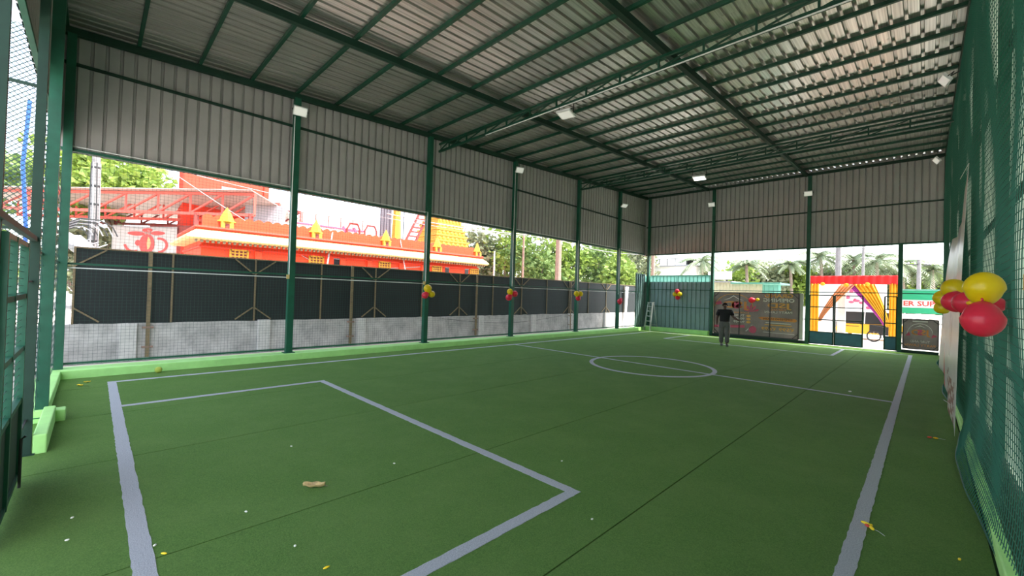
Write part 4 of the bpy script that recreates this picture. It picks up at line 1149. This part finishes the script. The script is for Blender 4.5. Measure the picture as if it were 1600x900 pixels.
# ================================================================ POLES AND WIRES
up = thing('utility_pole', 'grey concrete utility pole wrapped in cables at left, before tree', 'pole', (-19.9, -0.08, 0))
MB().tube([(-19.9, -0.08, -0.06), (-19.85, -0.06, 9.0)], [0.125, 0.095], 10).build('shaft', 'pole_concrete', up)
for k in range(7):
    z = 2.4 + 0.62 * k
    MB().lathe((-19.88, -0.07, z), [(0.115, 0), (0.122, 0.02), (0.122, 0.06), (0.115, 0.08)], 10).build('strap', 'dark_metal', up)
for i in range(6):
    a = i * 1.1
    MB().tube([(-19.88 + 0.125 * math.cos(a), -0.07 + 0.125 * math.sin(a), 2.2), (-19.88 + 0.125 * math.cos(a + .5), -0.07 + 0.125 * math.sin(a + .5), 3.9), (-19.88 + 0.11 * math.cos(a + .2), -0.07 + 0.11 * math.sin(a + .2), 5.7)], 0.018).build('cable', 'grey_wall' if i % 2 else 'wire_dark', up)
for i in range(7):
    r1 = 0.25 + 0.07 * i; cx = -0.45 + 0.05 * i
    MB().tube([(-19.7 + 0.03 * i, cx + r1 * math.cos(a / 10 * 2 * PI), 3.25 + r1 * 0.8 * math.sin(a / 10 * 2 * PI)) for a in range(10 if i % 2 else 7)], 0.02, 5).build('cable_coil', 'grey_wall' if i % 2 else 'wire_dark', up)
o = MB(Matrix.Translation((-17.0, -0.12, 2.50)) @ Matrix.Rotation(0.75, 4, 'X')).lathe((0, 0, 0), [(0.16, 0), (0.22, 0.06), (0.22, 0.50), (0.12, 0.58), (0.09, 0.72)], 12).build('street_lamp_head', 'grey_wall', smooth=True)
tag(o, 'tilted grey metal lamp housing poking above the dark fence at left', 'lamp')
MB().tube([(-17.0, -0.12, 2.52), (-17.0, 0.2, 1.6), (-17.0, 0.2, -0.06)], 0.06).build('stem', 'grey_wall', o)
def pole(label, x, y, h, r, m, arms=0, group='poles beyond the walls'):
    t = thing('utility_pole', label, 'pole', (x, y, -0.06), group)
    MB().tube([(x, y, -0.06), (x, y, h)], [r, r * 0.75], 8).build('shaft', m, t)
    for k in range(arms):
        z = h - 0.4 - 0.7 * k
        MB().bar((x - 0.7, y - 0.7, z), (x + 0.7, y + 0.7, z), 0.08).build('cross_arm', 'dark_metal', t)
        for s in (-0.6, 0.6): MB().lathe((x + s, y + s, z + 0.04), [(0.05, 0), (0.08, 0.06), (0.05, 0.12)], 6).build('insulator', 'white_paint', t)
pole('thick pinkish concrete pole among trees behind the fourth bay', -18.8, 23.55, 9.0, 0.24, 'brown_pole', 2)
pole('thin white pole standing right of the temple corner', -19.15, 17.6, 4.35, 0.06, 'white_paint')
pole('slim dark pole among trees, left of the thick pinkish pole', -21.3, 22.5, 7.5, 0.09, 'brown_pole', 1)
pole('brown wooden pole behind far left corner, above the ribbed sheet', -13.28, 27.0, 6.5, 0.14, 'brown_pole', 1)
pole('thick grey concrete pole above the red arch beyond the gate', -3.80, 32.0, 9.0, 0.17, 'pole_concrete', 1)
pole('slim grey pole with crossarms right of the thick concrete one', -3.3, 40.0, 8.3, 0.10, 'pole_concrete', 2)
pole('pale distant pole seen above the small round-logo banner', -0.40, 46.0, 5.4, 0.16, 'pole_concrete', 1)
def wire(label, a, b, sag, m='wire_pale', r=0.012, group='overhead wires'):
    a = Vector(a); b = Vector(b); n = 12
    pts = [a + (b - a) * (i / n) - Vector((0, 0, sag * 4 * (i / n) * (1 - i / n))) for i in range(n + 1)]
    o = MB().tube(pts, r, 4).build('overhead_wire', m); tag(o, label, 'wire', group)
wire('pale wire slanting down across the shed to the temple cornice', (-19.9, -0.1, 7.2), (-18.95, 6.6, 2.9), 0.15, r=0.012)
wire('pale wire from the utility pole crossing the red block', (-19.9, -0.1, 6.5), (-19.0, 23.5, 6.3), 0.5, r=0.013)
wire('lower pale wire from the utility pole crossing the red block', (-19.9, -0.1, 6.2), (-19.0, 23.5, 5.9), 0.7, r=0.012)
wire('thick pale wire over the trees beyond the temple end', (-22.5, 12.0, 6.2), (-18.8, 23.6, 6.0), 0.3, r=0.03)
wire('thin wire over the trees towards the far left corner', (-18.8, 23.6, 6.4), (-13.3, 27.0, 5.2), 0.3, r=0.018)
wire('second thin wire over the trees towards the far left corner', (-18.8, 23.6, 5.7), (-13.3, 27.0, 4.7), 0.3, r=0.018)
wire('white cable dropping in front of the temple wall, right one', (-18.96, 10.9, 4.3), (-18.3, 11.4, 0.0), -0.12, r=0.03)
wire('white cable dropping in front of the temple wall, left one', (-18.96, 7.5, 4.25), (-18.3, 6.8, 0.0), -0.2, r=0.035)
wire('white cable drooping low along the temple wall', (-19.0, 4.0, 2.65), (-19.0, 13.5, 3.2), 0.25, r=0.02)
wire('dark wire across the sky above the far gate, upper', (-13.3, 27.0, 6.1), (-3.8, 32.0, 6.6), 0.5, 'wire_dark', 0.012)
wire('dark wire across the sky above the far gate, lower', (-3.8, 32.0, 6.3), (6.0, 36.0, 5.6), 0.6, 'wire_dark', 0.012)
wire('dark wire just above the palms at far right', (-3.8, 32.0, 5.2), (6.0, 34.0, 4.9), 0.3, 'wire_dark', 0.012)
o = MB().tube([(-13.8, -1.05, -0.06), (-13.83, -1.08, 2.9), (-13.84, -1.16, 4.2), (-13.82, -1.10, 5.6)], 0.035, 8).build('blue_pipe', 'blue_pipe'); tag(o, 'bright blue plastic pipe behind the chain link at far left', 'pipe')

# ================================================================ TREES
def leaf_cloud(blobs, n, size, seed, droop=0.3):
    rg = random.Random(seed); mb = MB()
    tot = sum(b[3] * b[4] for b in blobs)
    for (cx, cy, cz, rx, rzz) in blobs:
        for i in range(int(n * rx * rzz / tot)):
            while True:
                p = Vector((rg.uniform(-1, 1), rg.uniform(-1, 1), rg.uniform(-1, 1)))
                if 0.25 < p.length < 1: break
            p = p * (0.55 + 0.45 * rg.random()) if p.length < .7 else p
            q = Vector((cx + p.x * rx, cy + p.y * rx, cz + p.z * rzz))
            d = Vector((rg.uniform(-1, 1), rg.uniform(-1, 1), rg.uniform(-0.8, 0.5))).normalized()
            s = Vector((rg.uniform(-1, 1), rg.uniform(-1, 1), rg.uniform(-.4, .4))).cross(d)
            if s.length < 0.05: continue
            s.normalize(); L = size * rg.uniform(0.6, 1.3); W = L * 0.36; u = d.cross(s) * (W * 0.4)
            mb.add([q, q + d * L * .45 + s * W + u, q + d * L, q + d * L * .45 - s * W + u], [(0, 1, 2), (0, 2, 3)])
    return mb
def tree(label, x, y, h, r, m, n=900, size=0.5, crown=0.55, seed=1, trunk=0.18, group='trees beyond the walls', squash=1.0):
    rg = random.Random(seed)
    t = thing('tree', label, 'tree', (x, y, -0.06), group)
    base = h * (1 - crown)
    pts = [(x, y, -0.06), (x + rg.uniform(-.2, .2), y + rg.uniform(-.2, .2), base * 0.6), (x + rg.uniform(-.3, .3), y + rg.uniform(-.3, .3), h * 0.8)]
    MB().tube(pts, [trunk, trunk * 0.8, trunk * 0.3], 7).build('trunk', 'bark', t)
    bl = []
    for i in range(9):
        a = rg.uniform(0, 2 * PI); d = r * rg.uniform(0.2, 0.65); rr = r * rg.uniform(0.36, 0.55)
        z = base + (h - base) * rg.uniform(0.12, 0.8)
        bl.append((x + d * math.cos(a), y + d * math.sin(a), z, rr, rr * 0.75 * squash))
        MB().tube([(x, y, base * 0.85), (x + d * 0.5 * math.cos(a), y + d * 0.5 * math.sin(a), (base + z) / 2), (x + d * math.cos(a), y + d * math.sin(a), z)], [trunk * 0.45, trunk * 0.3, 0.03], 5).build('branch', 'bark', t)
    bl.append((x, y, base + (h - base) * 0.55, r * 0.6, (h - base) * 0.42))
    c = leaf_cloud(bl, n, size, seed + 50).build('foliage', m, t); c['kind'] = 'stuff'
    return t
def palm(label, x, y, h, L, seed, n=22, group='palm trees beyond the far gate'):
    rg = random.Random(seed)
    t = thing('palm_tree', label, 'palm', (x, y, -0.06), group)
    MB().tube([(x, y, -0.06), (x + 0.15, y, h * 0.5), (x, y, h)], [0.20, 0.16, 0.13], 8).build('trunk', 'bark', t)
    for i in range(n):
        a = 2 * PI * i / n + rg.uniform(-.2, .2); el = rg.uniform(-0.15, 1.15)
        mb = MB(); pts = []
        ln = L * rg.uniform(0.8, 1.1)
        for k in range(9):
            s = k / 8; rr = ln * s * math.cos(el * (1 - 0.5 * s)) ; zz = ln * (math.sin(el) * s - 0.75 * s * s)
            pts.append(Vector((x + rr * math.cos(a), y + rr * math.sin(a), h + zz)))
        mb.tube(pts, 0.03, 4)
        sd_ = Vector((-math.sin(a), math.cos(a), 0))
        for k in range(1, 9):
            p = pts[k]; d = (pts[k] - pts[k - 1]).normalized()
            for j in (0.0, 0.5):
                q = p - (pts[k] - pts[k - 1]) * j
                for s in (-1, 1):
                    l2 = ln * 0.30 * (1 - abs(k / 8 - 0.45) * 0.9)
                    tip = q + sd_ * s * l2 * 0.75 + d * l2 * 0.6 - Vector((0, 0, l2 * 0.45))
                    mb.add([q, q + d * 0.16, tip], [(0, 1, 2)])
        mb.build('frond', 'palm_leaf', t)
tree('bright green tree behind the utility pole, above the shed roof', -40.5, 1.0, 11.4, 4.2, 'leaf_light', 2600, 0.55, 0.5, 3, 0.3)
tree('green tree behind the shed at the left edge, seen through chain link', -44.5, -5.5, 10.8, 4.0, 'leaf_mid', 1300, 0.6, 0.6, 4, 0.3)
tree('low scrubby green growth under the shed roof beside the cloth', -38.0, -0.8, 5.6, 2.8, 'leaf_dull', 900, 0.45, 0.8, 5, 0.15)
tree('loose bushy tree by the near end outside, behind chain link', -17.0, -3.2, 3.6, 1.6, 'leaf_light', 700, 0.3, 0.8, 6, 0.12)
T_ = [(-27.5, 23.5, 7.6, 2.6, 'leaf_dull', 'dull tree just right of the temple tower'), (-25.8, 25.0, 8.4, 3.0, 'leaf_light', 'light green tree right of the temple, tall one'), (-22.6, 25.4, 6.2, 2.6, 'leaf_mid', 'low mid green tree in the third bay of the left wall'),
      (-24.4, 29.5, 8.2, 3.2, 'leaf_dull', 'tall dull green tree left of the thick pinkish pole'), (-21.9, 29.0, 6.6, 2.6, 'leaf_light', 'light green tree beside the thick pinkish pole'), (-21.4, 32.4, 7.0, 3.0, 'leaf_mid', 'mid green tree in the fourth bay of the left wall'),
      (-22.8, 36.6, 8.4, 3.4, 'leaf_light', 'tall light green tree in the fifth bay of the left wall'), (-18.6, 31.5, 5.6, 2.2, 'leaf_light', 'low bright tree next to the far left corner'), (-19.8, 37.0, 7.2, 3.0, 'leaf_dull', 'dull green tree behind the far left corner post')]
for i, (x, y, h, r, m, lab) in enumerate(T_): tree(lab, x, y, h, r, m, 1500, 0.42, 0.72, 20 + i)
t = thing('bare_tree', 'leafless grey tree between the temple tower and green trees', 'tree', (-28.7, 22.0, 0))
MB().tube([(-28.7, 22.0, -0.06), (-28.7, 22.1, 5.2)], [0.2, 0.14], 7).build('trunk', 'bark', t)
for i in range(9):
    a = rnd.uniform(0, 2 * PI); l2 = rnd.uniform(0.7, 1.5)
    MB().tube([(-28.7, 22.1, 4.4 + 0.1 * i), (-28.7 + 0.5 * l2 * math.cos(a), 22.1 + 0.5 * l2 * math.sin(a), 5.3 + 0.15 * i), (-28.7 + l2 * math.cos(a), 22.1 + l2 * math.sin(a), 6.3 + 0.12 * i)], [0.09, 0.06, 0.03], 5).build('branch', 'bark', t)
U_ = [(-15.6, 43.0, 4.6, 2.2, 'leaf_dull', 'small dull tree above the ribbed sheet wall'), (-14.2, 49.0, 5.4, 3.0, 'leaf_light', 'light green tree right of the white far building'), (-12.3, 51.0, 5.6, 3.2, 'leaf_dull', 'dull green tree above left half of the banner'), (-10.2, 52.5, 5.2, 3.0, 'leaf_light', 'light green tree above right half of the banner'),
      (-8.2, 55.0, 5.4, 3.2, 'leaf_dull', 'dull green tree left of the far gate'), (-5.6, 57.0, 5.6, 3.2, 'leaf_mid', 'mid green tree behind the red arch, left side'), (-3.2, 59.0, 5.4, 3.2, 'leaf_dull', 'dull tree behind the red arch, right side'), (-1.0, 61.0, 5.6, 3.2, 'leaf_light', 'light tree behind the green sign'), (1.8, 62.0, 5.6, 3.4, 'leaf_dull', 'dull tree at the right behind the green sign')]
for i, (x, y, h, r, m, lab) in enumerate(U_): tree(lab, x, y, h + 0.9, r, m, 2000, 0.5, 0.85, 60 + i, group='trees beyond the far gate')
for i, (x, y, h, L, lab) in enumerate(((-15.3, 41.1, 5.3, 2.2, 'palm left of the far wall, above the ribbed sheet'), (-12.9, 46.5, 5.3, 2.0, 'palm over the left end of the grand opening banner'), (-9.9, 50.4, 5.5, 2.0, 'small palm above the middle of the banner'), (-7.6, 52.0, 6.3, 2.3, 'palm just left of the thick concrete pole'),
        (-5.2, 54.0, 6.2, 2.8, 'wide palm above the middle of the red arch'), (-3.4, 53.0, 5.8, 2.8, 'palm above the right end of the red arch'), (-1.7, 56.0, 5.6, 2.6, 'palm just right of the gate post'), (0.4, 57.0, 5.2, 2.4, 'palm at far right beside the net'))):
    palm(lab, x, y, h, L, 90 + i)

# ================================================================ OUTSIDE FAR END
o = thing('pale_shed', 'low cream corrugated shed behind the grand opening banner', 'shed', (-7.4, 25, 0))
sheet_wall(o, 'wall_sheet', 'cream_cladding', (-9.2, 25, 0), (-6.18, 25, 0), -0.06, 2.72, (0, -1, 0), step=1.0, pitch=0.16)
MB().box(-9.3, -7.6, 24.85, 27, 2.73, 2.80).build('roof', 'grey_wall', o); MB().box(-7.65, -5.3, 24.80, 27, 2.64, 2.72).build('roof', 'mint_cladding', o)
sheet_wall(o, 'wall_sheet', 'mint_cladding', (-6.18, 25.02, 0), (-5.34, 25.02, 0), -0.06, 2.62, (0, -1, 0), step=0.8)
o = thing('white_house', 'distant white flat roofed house above the ribbed sheet wall', 'house', (-17.5, 41, 0))
MB().box(-19.6, -15.7, 40, 44, -0.06, 4.85).build('wall', 'white_wall', o); MB().box(-19.9, -15.5, 39.8, 44.2, 4.85, 4.98).build('roof', 'grey_wall', o)
MB().lathe((-16.6, 41.5, 4.98), [(0.35, 0), (0.35, 0.6), (0.2, 0.75)], 10).build('roof_tank', 'dark_metal', o)
for x in (-19, -18.2, -17.4): MB().bar((x, 40, 4.98), (x, 40, 5.6), 0.06).build('railing_post', 'dark_metal', o)
MB().bar((-19.2, 40, 5.6), (-16.9, 40, 5.6), 0.06).build('railing_bar', 'dark_metal', o)
o = MB().box(-12.85, -11.05, 36, 36.1, 3.4, 4.05).build('far_hoarding', 'white_wall'); tag(o, 'distant white hoarding board over the ribbed sheet wall', 'hoarding')
for x in (-12.5, -11.4): MB().bar((x, 36.05, -0.06), (x, 36.05, 3.4), 0.1).build('leg', 'dark_metal', o)

ar = thing('cloth_arch', 'festive red and yellow cloth arch standing outside the far gate', 'arch', (-2.5, 25, 0))
def drape(u0, u1, z0, z1, y, name, m, parent, waves=9, amp=0.04, fn=None):
    def g(u, v):
        x = u0 + (u1 - u0) * u; z = z0 + (z1 - z0) * v
        if fn: x, z = fn(u, v)
        return (x, y + amp * math.sin(u * waves * 2 * PI), z)
    c = MB().grid(g, 36, 6).build(name, m, parent, smooth=True); c.modifiers.new('thick', 'SOLIDIFY').thickness = 0.01
drape(-4.12, -0.84, 2.66, 3.06, 25.0, 'red_valance', 'cloth_red', ar, 12, 0.05)
drape(-4.08, -3.70, 0.25, 2.70, 25.02, 'yellow_column_cloth', 'cloth_yellow', ar, 3)
drape(-1.14, -0.84, 0.3, 2.70, 25.02, 'yellow_column_cloth', 'cloth_yellow', ar, 3)
drape(0, 0, 0, 0, 25.06, 'side_curtain', 'cloth_orange', ar, 4, 0.05, lambda u, v: (-3.74 + 0.90 * v ** 1.3 + 0.42 * u * (0.3 + v), 0.85 + 1.82 * v))
drape(0, 0, 0, 0, 25.06, 'side_curtain', 'cloth_yellow', ar, 5, 0.05, lambda u, v: (-1.10 - 0.55 * v ** 1.3 - 0.62 * u * (0.2 + v), 0.75 + 1.92 * v))
drape(0, 0, 0, 0, 25.12, 'side_curtain', 'cloth_purple', ar, 4, 0.04, lambda u, v: (-1.24 - 1.10 * (v ** 1.2) - 0.22 * u * (0.4 + v), 0.80 + 1.86 * v))
for x in (-4.08, -0.86): MB().bar((x, 25.06, -0.06), (x, 25.06, 3.05), 0.06).build('post', 'brown_pole', ar)
for i, (x, z) in enumerate(((-3.55, 2.66), (-2.65, 2.62), (-1.9, 2.66))):
    MB().ell((x, 24.93, z), (0.10, 0.06, 0.09), 8, 6).build('tassel', 'cloth_yellow', ar)
o = thing('white_backdrop', 'white festive backdrop with pink flowers behind the cloth arch', 'backdrop', (-2.4, 30.5, 0))
MB().box(-4.9, -1.5, 30.5, 30.56, 0.7, 2.85).build('panel', 'cloth_white', o)
for x in (-4.8, -1.6): MB().bar((x, 30.53, -0.06), (x, 30.53, 0.7), 0.06).build('leg', 'dark_metal', o)
for i in range(16):
    MB().ell((-2.55 + rnd.uniform(-.7, .6), 30.44, 2.1 + rnd.uniform(-.6, .5)), (rnd.uniform(.06, .13), 0.05, rnd.uniform(.05, .12)), 8, 6).build('flower', 'banner_pink', o)
o = MB().box(-3.02, -2.72, 25.4, 25.6, -0.06, 2.6).build('pillar', 'concrete_light'); tag(o, 'pale grey pillar behind the middle of the cloth arch', 'pillar')

# yellow three-wheeler
ve = thing('three_wheeler', 'yellow three-wheeled taxi with dark canopy parked outside the far gate', 'vehicle', (-2.0, 28.3, -0.06))
def side(poly_, y0, y1, name, m, parent):
    return MB().extr(poly_, y1 - y0, lambda u, v, w_: (u, y0 + w_, v)).build(name, m, parent)
side([(-3.30, 0.22), (-1.10, 0.22), (-0.72, 0.34), (-0.66, 0.62), (-0.82, 0.76), (-3.28, 0.70), (-3.36, 0.45)], 27.75, 28.85, 'body', 'car_yellow', ve)
side([(-3.28, 0.72), (-0.92, 0.76), (-1.20, 1.34), (-3.22, 1.34)], 27.80, 28.80, 'cabin', 'car_black', ve)
side([(-3.34, 1.34), (-1.12, 1.34), (-1.22, 1.46), (-3.24, 1.48)], 27.72, 28.88, 'roof', 'car_white', ve)
side([(-2.0, 0.30), (-1.30, 0.30), (-1.30, 0.72), (-2.0, 0.72)], 27.735, 27.752, 'door_opening', 'car_black', ve)
for x in (-2.9, -1.05):
    wv = MB(Matrix.Translation((x, 27.82, 0.16)) @ Matrix.Rotation(PI / 2, 4, 'X')).lathe((0, 0, -0.06), [(0.10, 0), (0.21, 0.01), (0.22, 0.05), (0.21, 0.11), (0.10, 0.12)], 18).build('wheel', 'car_black', ve)
    MB(Matrix.Translation((x, 27.75, 0.16)) @ Matrix.Rotation(PI / 2, 4, 'X')).lathe((0, 0, 0.0), [(0.09, 0), (0.05, 0.02)], 12).build('hub_cap', 'car_white', wv)
MB().bar((-3.0, 27.74, 0.60), (-2.4, 27.74, 0.60), 0.02).build('trim_stripe', 'car_black', ve)
for x in (-3.05, -2.2, -1.25): MB().bar((x, 27.79, 0.74), (x + 0.02, 27.79, 1.36), 0.04).build('canopy_post', 'car_white', ve)
mc = thing('motorbike', 'black motorbike parked in the gap of the far gate', 'motorbike', (-1.25, 26.6, -0.06))
for x in (-1.75, -0.75):
    wv = MB().tube([(x + 0.25 * math.cos(a * PI / 10), 26.6, 0.22 + 0.25 * math.sin(a * PI / 10)) for a in range(21)], 0.04, 6).build('wheel', 'car_black', mc)
    for a in range(4): MB().bar((x - 0.24 * math.cos(a * PI / 4), 26.6, 0.22 - 0.24 * math.sin(a * PI / 4)), (x + 0.24 * math.cos(a * PI / 4), 26.6, 0.22 + 0.24 * math.sin(a * PI / 4)), 0.012).build('spoke', 'aluminium', wv)
side([(-1.50, 0.28), (-1.05, 0.28), (-0.90, 0.60), (-1.05, 0.82), (-1.35, 0.66), (-1.85, 0.76), (-1.80, 0.62), (-1.45, 0.52)], 26.52, 26.68, 'body', 'car_black', mc)
MB().bar((-0.75, 26.6, 0.22), (-0.98, 26.6, 1.0), 0.06).build('fork', 'aluminium', mc)
MB().bar((-1.0, 26.3, 1.02), (-1.0, 26.9, 1.02), 0.035).build('handlebar', 'aluminium', mc)
MB().ell((-0.90, 26.6, 0.90), (0.08, 0.10, 0.09), 10, 8).build('headlight', 'car_white', mc)

sg = thing('shop_sign', 'green shop sign with red letters ER SUPPLY at right', 'sign', (0.6, 26, 0))
MB().box(-0.80, 2.2, 26, 26.08, 1.40, 2.42).build('board', 'sign_green', sg)
MB().box(-0.80, 2.2, 25.985, 25.999, 1.66, 2.00).build('white_band', 'white_paint', sg)
lettering('ER SUPPLY', 0.30, (0.05, 25.978, 1.83), 'sign_red', sg, width=1.56, mirror=False, bold=0.01)
MB().box(-0.80, 2.2, 25.98, 26.1, 2.42, 2.48).build('top_trim', 'mint_cladding', sg)
for x in (-0.6, 1.9): MB().bar((x, 26.05, -0.06), (x, 26.05, 1.4), 0.08).build('leg', 'dark_metal', sg)
o = MB().tube([(-0.75, 24.4, 1.28), (0.0, 24.42, 1.30), (1.2, 24.4, 1.27)], 0.10, 10).build('rolled_tarp', 'white_wall'); tag(o, 'long rolled white tarpaulin lying above the small round-logo banner', 'tarpaulin')
for x in (-0.6, 1.0): MB().bar((x, 24.42, -0.06), (x, 24.42, 1.2), 0.06).build('trestle', 'dark_metal', o)
